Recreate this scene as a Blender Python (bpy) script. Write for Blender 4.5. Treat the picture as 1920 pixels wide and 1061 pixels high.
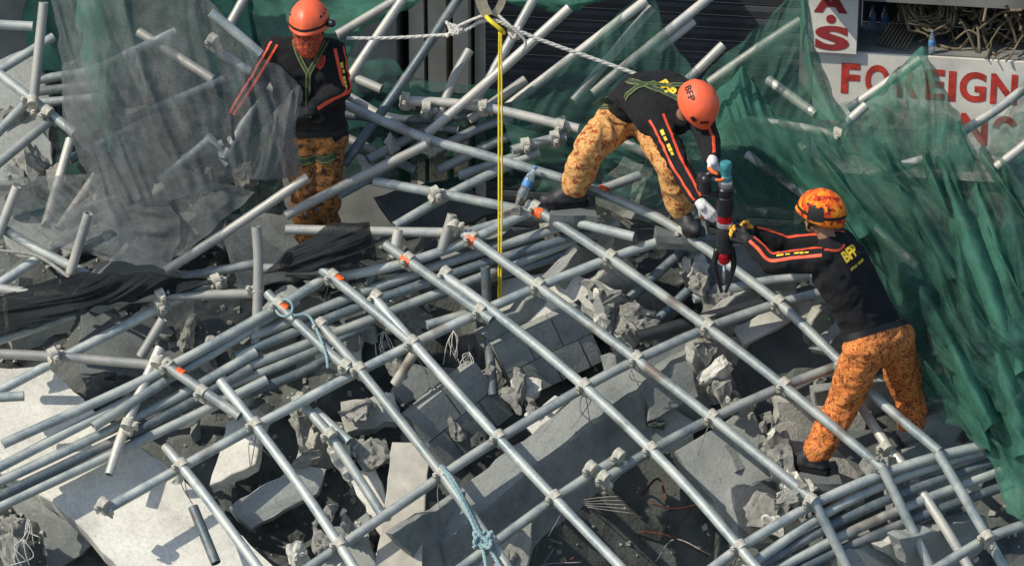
import bpy, bmesh, math, random
import numpy as np
from mathutils import Vector, Matrix, noise
from mathutils.bvhtree import BVHTree
V = Vector
rad = math.radians
for o in list(bpy.data.objects):
    bpy.data.objects.remove(o)
scene = bpy.context.scene
COL = scene.collection
# ------------------------------------------------------------------ camera, sky, sun
FPX, DIST, PITCH = 7625.0, 25.0, rad(25)
FWD = V((0, math.cos(PITCH), -math.sin(PITCH)))
UPV = V((0, math.sin(PITCH), math.cos(PITCH)))
CAMP = -DIST * FWD
cd = bpy.data.cameras.new('camera')
cam = bpy.data.objects.new('camera', cd)
COL.objects.link(cam)
cam.location = CAMP
cam.rotation_euler = (math.pi / 2 - PITCH, 0, 0)
cd.sensor_width = 36
cd.lens = FPX / 1920 * 36
cd.clip_end = 2000
scene.camera = cam
TOSUN = V((-0.64, -0.24, 0.73)).normalized()
SUN_EL = math.asin(TOSUN.z)
world = bpy.data.worlds.new('World')
scene.world = world
world.use_nodes = True
wn = world.node_tree.nodes
sky = wn.new('ShaderNodeTexSky')
sky.sky_type = 'NISHITA'
sky.sun_disc = False
sky.sun_elevation = SUN_EL
sky.sun_rotation = math.atan2(TOSUN.x, TOSUN.y)
world.node_tree.links.new(sky.outputs[0], wn['Background'].inputs[0])
wn['Background'].inputs[1].default_value = 0.15
sl = bpy.data.lights.new('sun', 'SUN')
sl.energy = 4.0
sl.angle = rad(0.5)
sl.color = (1.0, 0.93, 0.80)
sun = bpy.data.objects.new('sun', sl)
COL.objects.link(sun)
sun.rotation_euler = (-TOSUN).to_track_quat('-Z', 'Y').to_euler()
sun.location = TOSUN * 30
scene.view_settings.view_transform = 'Standard'
scene.view_settings.look = 'None'
scene.view_settings.gamma = 1
scene.view_settings.use_curve_mapping = False
scene.view_settings.exposure = -0.04
scene.cycles.transparent_max_bounces = 16

# ------------------------------------------------------------------ photo pixel -> place
def ray(u, v):
    return FWD + V((1, 0, 0)) * ((u - 960) / FPX) - UPV * ((v - 530.5) / FPX)
SLOPE = rad(35)
SN = V((0, -math.sin(SLOPE), math.cos(SLOPE)))      # normal of the fallen scaffold's plane
def S(u, v, h=0.0):
    """point above (h) the plane in which the fallen scaffold lies"""
    d = ray(u, v)
    t = (h - SN.dot(CAMP)) / SN.dot(d)
    return CAMP + d * t
def Y(u, v, y):
    """point at a known distance y behind the middle of the pile"""
    d = ray(u, v)
    return CAMP + d * ((y - CAMP.y) / d.y)
WYAW = rad(9)
WX = V((math.cos(WYAW), -math.sin(WYAW), 0))
WN = V((-math.sin(WYAW), -math.cos(WYAW), 0))       # shop wall normal, towards the street
WP = V((0, 6.2, 0))
def Wl(u, v, off=0.0):
    d = ray(u, v)
    t = (off + WN.dot(WP) - WN.dot(CAMP)) / WN.dot(d)
    return CAMP + d * t

# ------------------------------------------------------------------ object helpers
def tag(o, label=None, cat=None, group=None, kind=None):
    if label: o['label'] = label
    if cat: o['category'] = cat
    if group: o['group'] = group
    if kind: o['kind'] = kind
    return o
def link(name, me, mat=None, parent=None, smooth=False):
    o = bpy.data.objects.new(name, me)
    COL.objects.link(o)
    if mat is not None and not me.materials:
        me.materials.append(mat)
    if parent is not None:
        o.parent = parent
        o.matrix_parent_inverse = PINV.get(parent.name, Matrix())
    if smooth:
        me.polygons.foreach_set('use_smooth', [True] * len(me.polygons))
    return o
PINV = {}
def empty(name, loc):
    o = bpy.data.objects.new(name, None)
    COL.objects.link(o)
    o.location = loc
    o.empty_display_size = 0.1
    PINV[o.name] = Matrix.Translation(-V(loc))
    return o
def mesh(name, vs, fs):
    me = bpy.data.meshes.new(name)
    me.from_pydata([tuple(v) for v in vs], [], fs)
    me.update()
    return me
def frame_of(t):
    t = t.normalized()
    a = V((0, 0, 1)) if abs(t.z) < 0.9 else V((1, 0, 0))
    x = t.cross(a).normalized()
    return x, x.cross(t).normalized()
def catmull(pts, n):
    if len(pts) < 3:
        return [pts[0].lerp(pts[-1], i / n) for i in range(n + 1)]
    P = [pts[0] * 2 - pts[1]] + list(pts) + [pts[-1] * 2 - pts[-2]]
    out = []
    m = len(pts) - 1
    for i in range(n + 1):
        t = i / n * m
        k = min(int(t), m - 1)
        f = t - k
        a, b, c, d = P[k:k + 4]
        out.append(0.5 * ((2 * b) + (c - a) * f + (2 * a - 5 * b + 4 * c - d) * f * f + (3 * b - a - 3 * c + d) * f ** 3))
    return out
def tube_geo(pts, r, seg=12, hollow=0.0, vs=None, fs=None, cap=True, rfun=None):
    vs = [] if vs is None else vs
    fs = [] if fs is None else fs
    n = len(pts)
    def rings(rr):
        base = len(vs)
        px = None
        for i, p in enumerate(pts):
            t = (pts[min(i + 1, n - 1)] - pts[max(i - 1, 0)])
            if t.length < 1e-9: t = V((0, 0, 1))
            t.normalize()
            if px is None:
                x = frame_of(t)[0]
                y = t.cross(x)
            else:
                x = (px - t * px.dot(t)).normalized()
                y = t.cross(x)
            px = x
            q = rr * (rfun(i / (n - 1)) if rfun else 1)
            for k in range(seg):
                a = 2 * math.pi * k / seg
                vs.append(p + (x * math.cos(a) + y * math.sin(a)) * q)
        return base
    b = rings(r)
    for i in range(n - 1):
        for k in range(seg):
            k2 = (k + 1) % seg
            fs.append((b + i * seg + k, b + i * seg + k2, b + (i + 1) * seg + k2, b + (i + 1) * seg + k))
    if hollow > 0:
        c = rings(r - hollow)
        for i in range(n - 1):
            for k in range(seg):
                k2 = (k + 1) % seg
                fs.append((c + i * seg + k2, c + i * seg + k, c + (i + 1) * seg + k, c + (i + 1) * seg + k2))
        for e in (0, n - 1):
            for k in range(seg):
                k2 = (k + 1) % seg
                fs.append((b + e * seg + k, c + e * seg + k, c + e * seg + k2, b + e * seg + k2))
    elif cap:
        fs.append(tuple(b + k for k in reversed(range(seg))))
        fs.append(tuple(b + (n - 1) * seg + k for k in range(seg)))
    return vs, fs
def sharp_smooth(me, ang=40):
    me.polygons.foreach_set('use_smooth', [True] * len(me.polygons))
    me.set_sharp_from_angle(angle=rad(ang))

# ------------------------------------------------------------------ materials
def mat_new(name):
    m = bpy.data.materials.new(name)
    m.use_nodes = True
    nt = m.node_tree
    return m, nt, nt.nodes['Principled BSDF']
def nd(nt, t, **kw):
    n = nt.nodes.new(t)
    for k, v in kw.items():
        setattr(n, k, v)
    return n
def noise_tex(nt, scale, detail=4, rough=0.6, coord='Object', vec=None):
    n = nd(nt, 'ShaderNodeTexNoise')
    n.inputs['Scale'].default_value = scale
    n.inputs['Detail'].default_value = detail
    n.inputs['Roughness'].default_value = rough
    if vec is None:
        tc = nd(nt, 'ShaderNodeTexCoord')
        vec = tc.outputs[coord]
    nt.links.new(vec, n.inputs['Vector'])
    return n
def ramp(nt, src, stops):
    r = nd(nt, 'ShaderNodeValToRGB')
    el = r.color_ramp.elements
    while len(el) < len(stops):
        el.new(0.5)
    for e, (p, c) in zip(el, stops):
        e.position = p
        e.color = (c[0], c[1], c[2], 1) if not isinstance(c, (int, float)) else (c, c, c, 1)
    nt.links.new(src, r.inputs[0])
    return r
def mixc(nt, fac, a, b):
    m = nd(nt, 'ShaderNodeMix', data_type='RGBA')
    nt.links.new(fac, m.inputs[0])
    for s, x in ((6, a), (7, b)):
        if isinstance(x, tuple): m.inputs[s].default_value = (*x, 1)
        else: nt.links.new(x, m.inputs[s])
    return m.outputs[2]
def bump(nt, bsdf, src, strength=0.4, dist=0.01):
    b = nd(nt, 'ShaderNodeBump')
    b.inputs['Strength'].default_value = strength
    b.inputs['Distance'].default_value = dist
    nt.links.new(src, b.inputs['Height'])
    nt.links.new(b.outputs[0], bsdf.inputs['Normal'])
def plain(name, col, rough=0.6, metal=0.0, var=0.25, scale=14, bmp=0.0):
    m, nt, b = mat_new(name)
    n = noise_tex(nt, scale)
    lo = tuple(c * (1 - var) for c in col)
    hi = tuple(min(1, c * (1 + var)) for c in col)
    r = ramp(nt, n.outputs[0], [(0.3, lo), (0.7, hi)])
    nt.links.new(r.outputs[0], b.inputs['Base Color'])
    b.inputs['Roughness'].default_value = rough
    b.inputs['Metallic'].default_value = metal
    if bmp: bump(nt, b, n.outputs[0], bmp)
    return m
def steel(name, col, dust, amount):
    m, nt, b = mat_new(name)
    oi = nd(nt, 'ShaderNodeObjectInfo')
    tc = nd(nt, 'ShaderNodeTexCoord')
    ad = nd(nt, 'ShaderNodeVectorMath', operation='ADD')
    nt.links.new(tc.outputs['Object'], ad.inputs[0])
    nt.links.new(oi.outputs['Random'], ad.inputs[1])
    n1 = noise_tex(nt, 5, 5, 0.65, vec=ad.outputs[0])
    n2 = noise_tex(nt, 60, 3, 0.6, vec=ad.outputs[0])
    base = ramp(nt, n2.outputs[0], [(0.3, tuple(c * 0.75 for c in col)), (0.7, tuple(c * 1.2 for c in col))])
    k = ramp(nt, n1.outputs[0], [(0.62 - amount * 0.45, 0), (0.78 - amount * 0.3, 1)])
    c1 = mixc(nt, k.outputs[0], base.outputs[0], dust)
    n3 = noise_tex(nt, 2.3, 3, 0.7, vec=ad.outputs[0])
    k3 = ramp(nt, n3.outputs[0], [(0.60, 0), (0.70, 0.7)])
    c2 = mixc(nt, k3.outputs[0], c1, (0.13, 0.075, 0.045))
    # each length of pipe has weathered to its own tone
    hv = nd(nt, 'ShaderNodeHueSaturation')
    mp = nd(nt, 'ShaderNodeMapRange')
    mp.inputs[3].default_value = 0.72
    mp.inputs[4].default_value = 1.18
    nt.links.new(oi.outputs['Random'], mp.inputs[0])
    nt.links.new(mp.outputs[0], hv.inputs['Value'])
    nt.links.new(c2, hv.inputs['Color'])
    nt.links.new(hv.outputs[0], b.inputs['Base Color'])
    b.inputs['Metallic'].default_value = 0.35
    rr = ramp(nt, n1.outputs[0], [(0.3, 0.38), (0.7, 0.7)])
    nt.links.new(rr.outputs[0], b.inputs['Roughness'])
    bump(nt, b, n2.outputs[0], 0.25, 0.004)
    return m
def concrete(name, col, dark, seed=0.0, rough_bump=0.5):
    m, nt, b = mat_new(name)
    tc = nd(nt, 'ShaderNodeTexCoord')
    oi = nd(nt, 'ShaderNodeObjectInfo')
    ad = nd(nt, 'ShaderNodeVectorMath', operation='ADD')
    nt.links.new(tc.outputs['Object'], ad.inputs[0])
    nt.links.new(oi.outputs['Random'], ad.inputs[1])
    big = noise_tex(nt, 2.2, 6, 0.65, vec=ad.outputs[0])
    fine = noise_tex(nt, 45, 5, 0.7, vec=ad.outputs[0])
    c = ramp(nt, big.outputs[0], [(0.34, dark), (0.50, col), (0.68, tuple(min(1, x * 1.18) for x in col))])
    f = ramp(nt, fine.outputs[0], [(0.30, 0.74), (0.58, 1.0)])
    mu = nd(nt, 'ShaderNodeMix', data_type='RGBA', blend_type='MULTIPLY')
    mu.inputs[0].default_value = 0.75
    nt.links.new(c.outputs[0], mu.inputs[6])
    nt.links.new(f.outputs[0], mu.inputs[7])
    # hairline cracks
    vo = nd(nt, 'ShaderNodeTexVoronoi', feature='DISTANCE_TO_EDGE')
    vo.inputs['Scale'].default_value = 3.1
    wv = nd(nt, 'ShaderNodeVectorMath', operation='ADD')
    nt.links.new(ad.outputs[0], wv.inputs[0])
    wn_ = noise_tex(nt, 6, 3, 0.6, vec=ad.outputs[0])
    nt.links.new(wn_.outputs['Color'], wv.inputs[1])
    nt.links.new(wv.outputs[0], vo.inputs['Vector'])
    ck = ramp(nt, vo.outputs[0], [(0.0, 0.45), (0.012, 1.0)])
    mu2 = nd(nt, 'ShaderNodeMix', data_type='RGBA', blend_type='MULTIPLY')
    mu2.inputs[0].default_value = 0.7
    nt.links.new(mu.outputs[2], mu2.inputs[6])
    nt.links.new(ck.outputs[0], mu2.inputs[7])
    nt.links.new(mu2.outputs[2], b.inputs['Base Color'])
    b.inputs['Roughness'].default_value = 0.92
    bump(nt, b, fine.outputs[0], rough_bump, 0.012)
    return m
def net_mat(name, col, alpha, fold=0.25, trans=0.45):
    m, nt, b = mat_new(name)
    nt.nodes.remove(b)
    out = [n for n in nt.nodes if n.type == 'OUTPUT_MATERIAL'][0]
    n = noise_tex(nt, 3.0, 5, 0.6)
    c = ramp(nt, n.outputs[0], [(0.3, tuple(x * 0.65 for x in col)), (0.7, tuple(min(1, x * 1.3) for x in col))])
    df = nd(nt, 'ShaderNodeBsdfDiffuse')
    tl = nd(nt, 'ShaderNodeBsdfTranslucent')
    tr = nd(nt, 'ShaderNodeBsdfTransparent')
    nt.links.new(c.outputs[0], df.inputs[0])
    nt.links.new(c.outputs[0], tl.inputs[0])
    m1 = nd(nt, 'ShaderNodeMixShader')
    m1.inputs[0].default_value = trans
    nt.links.new(df.outputs[0], m1.inputs[1])
    nt.links.new(tl.outputs[0], m1.inputs[2])
    # the open weave: threads cover 'alpha' of the cloth, unevenly
    n2 = noise_tex(nt, 9.0, 4, 0.7)
    a = nd(nt, 'ShaderNodeMapRange')
    a.inputs[1].default_value = 0.3
    a.inputs[2].default_value = 0.7
    a.inputs[3].default_value = max(0, alpha - fold)
    a.inputs[4].default_value = min(1, alpha + fold)
    nt.links.new(n2.outputs[0], a.inputs[0])
    n3 = noise_tex(nt, 160.0, 1, 0.5)
    a3 = nd(nt, 'ShaderNodeMath', operation='MULTIPLY_ADD')
    nt.links.new(n3.outputs[0], a3.inputs[0])
    a3.inputs[1].default_value = 0.5
    nt.links.new(a.outputs[0], a3.inputs[2])
    a4 = nd(nt, 'ShaderNodeMath', operation='SUBTRACT', use_clamp=True)
    nt.links.new(a3.outputs[0], a4.inputs[0])
    a4.inputs[1].default_value = 0.25
    m2 = nd(nt, 'ShaderNodeMixShader')
    nt.links.new(a4.outputs[0], m2.inputs[0])
    nt.links.new(tr.outputs[0], m2.inputs[1])
    nt.links.new(m1.outputs[0], m2.inputs[2])
    nt.links.new(m2.outputs[0], out.inputs[0])
    return m
def camo(name, cols, scale):
    m, nt, b = mat_new(name)
    tc = nd(nt, 'ShaderNodeTexCoord')
    n0 = noise_tex(nt, scale * 0.6, 3, 0.6, vec=tc.outputs['Object'])
    ad = nd(nt, 'ShaderNodeVectorMath', operation='MULTIPLY_ADD')
    nt.links.new(n0.outputs['Color'], ad.inputs[0])
    ad.inputs[1].default_value = (0.12, 0.12, 0.12)
    nt.links.new(tc.outputs['Object'], ad.inputs[2])
    n1 = noise_tex(nt, scale, 3, 0.65, vec=ad.outputs[0])
    r = ramp(nt, n1.outputs[0], [(0.0, cols[0]), (0.40, cols[1]), (0.47, cols[2]), (0.54, cols[3]), (0.62, cols[4])])
    r.color_ramp.interpolation = 'CONSTANT'
    n2 = noise_tex(nt, 90, 3, 0.6, vec=tc.outputs['Object'])
    f = ramp(nt, n2.outputs[0], [(0.3, 0.7), (0.6, 1.0)])
    mu = nd(nt, 'ShaderNodeMix', data_type='RGBA', blend_type='MULTIPLY')
    mu.inputs[0].default_value = 0.6
    nt.links.new(r.outputs[0], mu.inputs[6])
    nt.links.new(f.outputs[0], mu.inputs[7])
    nt.links.new(mu.outputs[2], b.inputs['Base Color'])
    b.inputs['Roughness'].default_value = 0.9
    bump(nt, b, n2.outputs[0], 0.2, 0.004)
    return m
M = {}
M['steel'] = steel('galvanised_steel', (0.25, 0.30, 0.305), (0.47, 0.495, 0.455), 0.62)
M['steel_pale'] = steel('dusty_pale_steel', (0.38, 0.40, 0.38), (0.52, 0.50, 0.44), 0.7)
M['steel_dark'] = steel('dull_dark_steel', (0.15, 0.19, 0.21), (0.36, 0.36, 0.33), 0.28)
M['black_pipe'] = plain('black_pipe', (0.025, 0.028, 0.03), 0.45)
M['coupler'] = plain('dusty_coupler', (0.50, 0.48, 0.40), 0.8, 0.1, 0.35, 40, 0.4)
M['paint'] = plain('orange_paint', (0.85, 0.13, 0.02), 0.5, 0, 0.15)
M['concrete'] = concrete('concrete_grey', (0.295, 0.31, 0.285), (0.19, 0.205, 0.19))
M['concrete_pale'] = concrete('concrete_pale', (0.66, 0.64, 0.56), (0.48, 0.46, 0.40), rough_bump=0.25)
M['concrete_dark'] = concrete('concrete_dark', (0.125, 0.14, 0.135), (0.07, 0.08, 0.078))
M['rubble'] = concrete('rubble_dust', (0.12, 0.13, 0.12), (0.03, 0.034, 0.032), rough_bump=0.9)
M['broken'] = concrete('broken_concrete', (0.48, 0.47, 0.41), (0.29, 0.29, 0.26), rough_bump=1.0)
M['wood'] = plain('weathered_board', (0.46, 0.43, 0.36), 0.85, 0, 0.2, 9, 0.3)
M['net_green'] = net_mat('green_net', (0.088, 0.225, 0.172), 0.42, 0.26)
M['net_thin'] = net_mat('thin_green_net', (0.10, 0.235, 0.18), 0.42, 0.14)
M['net_thick'] = net_mat('thick_green_net', (0.090, 0.255, 0.185), 0.76, 0.16)
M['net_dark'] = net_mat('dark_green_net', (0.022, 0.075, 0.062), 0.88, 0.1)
M['net_grey'] = net_mat('grey_net', (0.23, 0.245, 0.24), 0.47, 0.20, 0.3)
M['net_black'] = net_mat('black_shade_cloth', (0.030, 0.034, 0.036), 0.95, 0.08, 0.2)
M['black_cloth'] = plain('black_cloth', (0.006, 0.0065, 0.0075), 0.95, 0, 0.35, 30, 0.3)
M['stripe'] = plain('orange_stripe', (0.80, 0.09, 0.03), 0.6, 0, 0.15, 40)
M['yellow'] = plain('yellow_print', (0.80, 0.56, 0.03), 0.6, 0, 0.12, 40)
M['blackprint'] = plain('black_print', (0.01, 0.01, 0.01), 0.6)
M['red'] = plain('red_paint', (0.50, 0.045, 0.03), 0.7, 0, 0.4, 14)
M['darkred'] = plain('dark_red_paint', (0.30, 0.03, 0.03), 0.65, 0, 0.2, 9)
M['signwhite'] = plain('sign_white', (0.74, 0.71, 0.62), 0.7, 0, 0.20, 3)
M['skin'] = plain('skin', (0.30, 0.155, 0.095), 0.55, 0, 0.12, 20)
M['helmet'] = plain('orange_helmet', (0.95, 0.15, 0.06), 0.4, 0, 0.06, 10)
M['helmet_camo'] = camo('flame_helmet', [(0.25, 0.02, 0.01), (0.75, 0.06, 0.01), (0.9, 0.17, 0.01), (0.95, 0.38, 0.02), (0.85, 0.10, 0.01)], 22)
M['camo_tan'] = camo('tan_camouflage', [(0.34, 0.05, 0.015), (0.55, 0.22, 0.06), (0.70, 0.38, 0.13), (0.78, 0.46, 0.17), (0.50, 0.12, 0.03)], 26)
M['camo_orange'] = camo('orange_camouflage', [(0.07, 0.03, 0.015), (0.42, 0.10, 0.02), (0.72, 0.20, 0.04), (0.80, 0.34, 0.09), (0.34, 0.08, 0.02)], 38)
M['camo_brown'] = camo('brown_camouflage', [(0.03, 0.02, 0.012), (0.16, 0.07, 0.025), (0.30, 0.13, 0.04), (0.42, 0.17, 0.04), (0.10, 0.05, 0.02)], 22)
M['bandana'] = camo('bandana_print', [(0.02, 0.012, 0.01), (0.55, 0.05, 0.02), (0.10, 0.03, 0.02), (0.75, 0.14, 0.04), (0.04, 0.02, 0.015)], 30)
M['boot'] = plain('black_boot', (0.03, 0.031, 0.033), 0.6, 0, 0.5, 25, 0.3)
M['glove'] = plain('white_glove', (0.66, 0.65, 0.63), 0.85, 0, 0.12, 60, 0.2)
M['glove_black'] = plain('black_glove', (0.02, 0.02, 0.022), 0.7)
M['glove_yellow'] = plain('yellow_glove', (0.85, 0.42, 0.03), 0.7)
M['glove_orange'] = plain('orange_glove_tip', (0.88, 0.16, 0.03), 0.7)
M['webbing'] = plain('dark_webbing', (0.035, 0.055, 0.03), 0.8, 0, 0.3, 50)
M['webbing_edge'] = plain('lime_webbing_edge', (0.20, 0.25, 0.07), 0.8)
M['rope'] = plain('white_rope', (0.66, 0.64, 0.57), 0.9, 0, 0.25, 120, 0.8)
M['rope_yellow'] = plain('yellow_webbing', (0.80, 0.62, 0.03), 0.7, 0, 0.2, 60)
M['rope_blue'] = plain('pale_blue_rope', (0.30, 0.44, 0.45), 0.85, 0, 0.3, 120, 0.8)
M['strap'] = plain('beige_sling', (0.42, 0.37, 0.26), 0.9, 0, 0.3, 20)
M['tool_black'] = plain('tool_black', (0.018, 0.019, 0.022), 0.35)
M['tool_red'] = plain('tool_red', (0.45, 0.01, 0.02), 0.25, 0.4)
M['tool_steel'] = plain('tool_steel', (0.62, 0.64, 0.66), 0.25, 0.8)
M['tool_teal'] = plain('tool_teal', (0.05, 0.26, 0.28), 0.35)
M['shutter'] = plain('shutter_slat', (0.055, 0.058, 0.06), 0.55, 0.2, 0.3, 3)
M['pilaster'] = plain('cream_pilaster', (0.48, 0.44, 0.34), 0.85, 0, 0.2, 4, 0.2)
M['wall'] = plain('shop_wall', (0.20, 0.20, 0.18), 0.9, 0, 0.3, 3, 0.3)
M['asphalt'] = plain('asphalt', (0.05, 0.05, 0.05), 0.95, 0, 0.3, 8, 0.4)
M['cable'] = plain('brown_cable', (0.16, 0.125, 0.075), 0.8, 0, 0.4, 9)
M['rebar'] = plain('rusty_rebar', (0.16, 0.06, 0.035), 0.85, 0.2, 0.4, 40)
M['wire'] = plain('dull_wire', (0.30, 0.29, 0.26), 0.7, 0.2, 0.3, 40)
def bottle_mat():
    m, nt, b = mat_new('clear_bottle')
    b.inputs['Base Color'].default_value = (0.75, 0.88, 0.95, 1)
    b.inputs['Roughness'].default_value = 0.08
    b.inputs['Transmission Weight'].default_value = 0.85
    b.inputs['IOR'].default_value = 1.2
    return m
M['bottle'] = bottle_mat()
M['bottle_label'] = plain('blue_label', (0.08, 0.25, 0.50), 0.5)
# ================================================================== setting
GROUND_Z = -3.2
me = mesh('ground', [(-120, -60, GROUND_Z), (120, -60, GROUND_Z), (120, 120, GROUND_Z), (-120, 120, GROUND_Z)], [(0, 1, 2, 3)])
tag(link('ground', me, M['asphalt']), kind='structure')
T35 = math.tan(SLOPE)
CAV = [(S(1200, 995, -0.6), 0.82, 2.0), (S(560, 935, -0.6), 0.30, 0.35), (S(830, 655, -0.6), 0.32, 0.35), (S(1240, 530, -0.6), 0.32, 0.4), (S(150, 1040, -.6), 0.3, 0.5)]
def mound_base(x, y):
    z = T35 * y - 0.74
    top = 0.62 * T35 - 0.74
    if y > 0.62:
        z = top
    if y > 1.5:
        z = top - (y - 1.5) * 1.1
    ex = abs(x) - 4.3
    if ex > 0:
        z -= ex * 0.9
    return z
def mound_h(x, y):
    z = mound_base(x, y)
    n = noise.fractal(V((x * 1.6, y * 1.6, 3.1)), 0.9, 2.1, 4)
    n2 = abs(noise.noise(V((x * 4.5, y * 4.5, 9.0))))
    z += n * 0.12 - n2 * 0.10
    for c, r, d in CAV:
        q = ((x - c.x) ** 2 + ((y - c.y) * 1.1) ** 2) / (r * r)
        z -= d * math.exp(-q * q)
    return max(z, GROUND_Z + 0.02)
nx, ny = 170, 110
vs, fs = [], []
for j in range(ny + 1):
    for i in range(nx + 1):
        x = -6.8 + 13.6 * i / nx
        y = -4.0 + 8.2 * j / ny
        vs.append((x, y, mound_h(x, y)))
for j in range(ny):
    for i in range(nx):
        a = j * (nx + 1) + i
        fs.append((a, a + 1, a + nx + 2, a + nx + 1))
tag(link('rubble_mound', mesh('rubble_mound', vs, fs), M['rubble']), kind='structure')

# loose crumbs of concrete over the mound, too many to count
random.seed(5)
vs, fs = [], []
for k in range(3000):
    x = random.uniform(-3.9, 3.9)
    y = random.uniform(-2.1, 1.3)
    s = random.choice([0.006, 0.008, 0.012, 0.012, 0.018, 0.026])
    p = V((x, y, mound_h(x, y) + s * 0.3))
    rot = Matrix.Rotation(random.uniform(0, 6.28), 3, V((random.random(), random.random(), random.random())).normalized())
    b = len(vs)
    for sx in (-1, 1):
        for sy in (-1, 1):
            for sz in (-1, 1):
                q = V((sx * random.uniform(.5, 1.1), sy * random.uniform(.4, 1), sz * random.uniform(.3, .8)))
                vs.append(p + rot @ (q * s))
    fs += [(b, b + 1, b + 3, b + 2), (b + 4, b + 6, b + 7, b + 5), (b, b + 4, b + 5, b + 1), (b + 2, b + 3, b + 7, b + 6), (b, b + 2, b + 6, b + 4), (b + 1, b + 5, b + 7, b + 3)]
tag(link('rubble_crumbs', mesh('rubble_crumbs', vs, fs), M['broken']), 'pale crumbs of broken concrete strewn over the rubble mound', 'rubble', kind='stuff')

# ------------------------------------------------------------------ shop building behind
def wpt(u_m, z, off):
    return WP + WX * u_m + WN * off + V((0, 0, z))
def wcoord(u, v, off=0.0):
    p = Wl(u, v, off)
    return (p - WP).dot(WX), p.z
def wbox(name, x0, x1, z0, z1, o0, o1, mat, parent):
    vs = [wpt(x, z, o) for o in (o0, o1) for z in (z0, z1) for x in (x0, x1)]
    fs = [(0, 1, 3, 2), (4, 6, 7, 5), (0, 2, 6, 4), (1, 5, 7, 3), (2, 3, 7, 6), (0, 4, 5, 1)]
    return link(name, mesh(name, vs, fs), mat, parent)
bld = tag(empty('shop_building', wpt(0, GROUND_Z, 0)), 'shop front with dark roller shutter and cream pilasters behind the green nets', 'building')
sx0 = wcoord(905, 60)[0]; sx1 = wcoord(1500, 60)[0]
rx0 = wcoord(1606, 60)[0]
zled = wcoord(1745, 104)[1]
wbox('wall', -9, wcoord(742, 60)[0], GROUND_Z, 3.2, -0.5, -0.02, M['wall'], bld)
wbox('wall', sx1, rx0, GROUND_Z, 3.2, -0.5, -0.02, M['wall'], bld)
wbox('wall', rx0, 9, GROUND_Z, zled, -0.5, -0.02, M['wall'], bld)
wbox('recess_wall', rx0, 9, zled, -0.38, -0.75, -0.62, M['shutter'], bld)
wbox('wall', rx0, 9, -0.38, 3.2, -0.62, -0.02, M['wall'], bld)
wbox('recess_floor', rx0, 9, zled - 0.12, zled - 0.004, -0.62, -0.5, M['wall'], bld)
wbox('upper_wall', -9, 9, 3.2, 5.5, -1.3, -0.01, M['wall'], bld)
wbox('shutter_housing', wcoord(742, 60)[0], sx1, 0.25, 3.2, -0.45, -0.03, M['wall'], bld)
wbox('back_wall', wcoord(742, 60)[0], sx0, GROUND_Z, 0.25, -0.6, -0.45, M['shutter'], bld)
# awning is unseen, added to shade the shutter; canopy throws the slanting sign shadow
wbox('added_awning', -9, wcoord(1180, 60)[0], 0.42, 0.54, -0.02, 1.0, M['concrete'], bld)
wbox('canopy', wcoord(1512, 60)[0], wcoord(1612, 60)[0], -0.20, -0.14, 0.081, 0.30, M['concrete'], bld)
sh_top = 0.25
z = GROUND_Z + 0.02
slat = None
prof = [(0.0, 0.0), (0.012, 0.022), (0.055, 0.030), (0.088, 0.022), (0.10, 0.0)]
while z < sh_top - 0.05:
    if slat is None:
        vs, fs = [], []
        for x in (sx0, sx1):
            for dz, o in prof:
                vs.append(WX * x + WN * (o - 0.14) + V((0, 0, dz)))
        for i in range(4):
            fs.append((i, 5 + i, 6 + i, i + 1))
        slat = mesh('shutter_slat', vs, fs)
    o = link('shutter_slat', slat, M['shutter'], bld)
    o.location = WP + V((0, 0, z))
    z += 0.103
for (a, b) in ((762, 790), (798, 832), (850, 878), (886, 906)):
    wbox('pilaster', wcoord(a, 60)[0], wcoord(b, 60)[0], GROUND_Z, 0.24, -0.44, -0.10 if a != 850 else 0.02, M['pilaster'], bld)

def text_mesh(body, size, offset=0.0, extrude=0.0, sx=1.0):
    cu = bpy.data.curves.new('text', 'FONT')
    cu.body = body
    cu.size = size
    cu.offset = offset
    cu.extrude = extrude
    cu.resolution_u = 6
    cu.align_x = 'CENTER'
    cu.align_y = 'CENTER'
    t = bpy.data.objects.new('text', cu)
    COL.objects.link(t)
    dg = bpy.context.evaluated_depsgraph_get()
    me = bpy.data.meshes.new_from_object(t.evaluated_get(dg))
    bpy.data.objects.remove(t)
    me.materials.clear()
    if sx != 1.0:
        for v in me.vertices: v.co.x *= sx
    return me
def fit_text(body, w, h, weight, extrude=0.004):
    me = text_mesh(body, 1.0, weight, 0.0)
    xs = [v.co.x for v in me.vertices]; ys = [v.co.y for v in me.vertices]
    cx, cy = (max(xs) + min(xs)) / 2, (max(ys) + min(ys)) / 2
    kx, ky = w / (max(xs) - min(xs)), h / (max(ys) - min(ys))
    for v in me.vertices:
        v.co = ((v.co.x - cx) * kx, (v.co.y - cy) * ky, 0)
    return me
def wall_letters(body, u0, u1, v0, v1, weight, mat, parent, off):
    """letters painted on the sign, one mesh per letter group, spanning the given part of the board"""
    a = wcoord(u0, (v0 + v1) / 2, off); b = wcoord(u1, (v0 + v1) / 2, off)
    t = wcoord((u0 + u1) / 2, v0, off)[1]; bt = wcoord((u0 + u1) / 2, v1, off)[1]
    me = fit_text(body, b[0] - a[0], t - bt, weight)
    cx, cz = (a[0] + b[0]) / 2, (t + bt) / 2
    for v in me.vertices:
        v.co = wpt(cx + v.co.x, cz + v.co.y, off)
    return link('letter', me, mat, parent)
sg = tag(empty('shop_sign', wpt(wcoord(1720, 150)[0], wcoord(1720, 290)[1], 0)), 'long white shop sign with red painted capitals above the green nets', 'sign')
zs0 = wcoord(1720, 330)[1]
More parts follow.
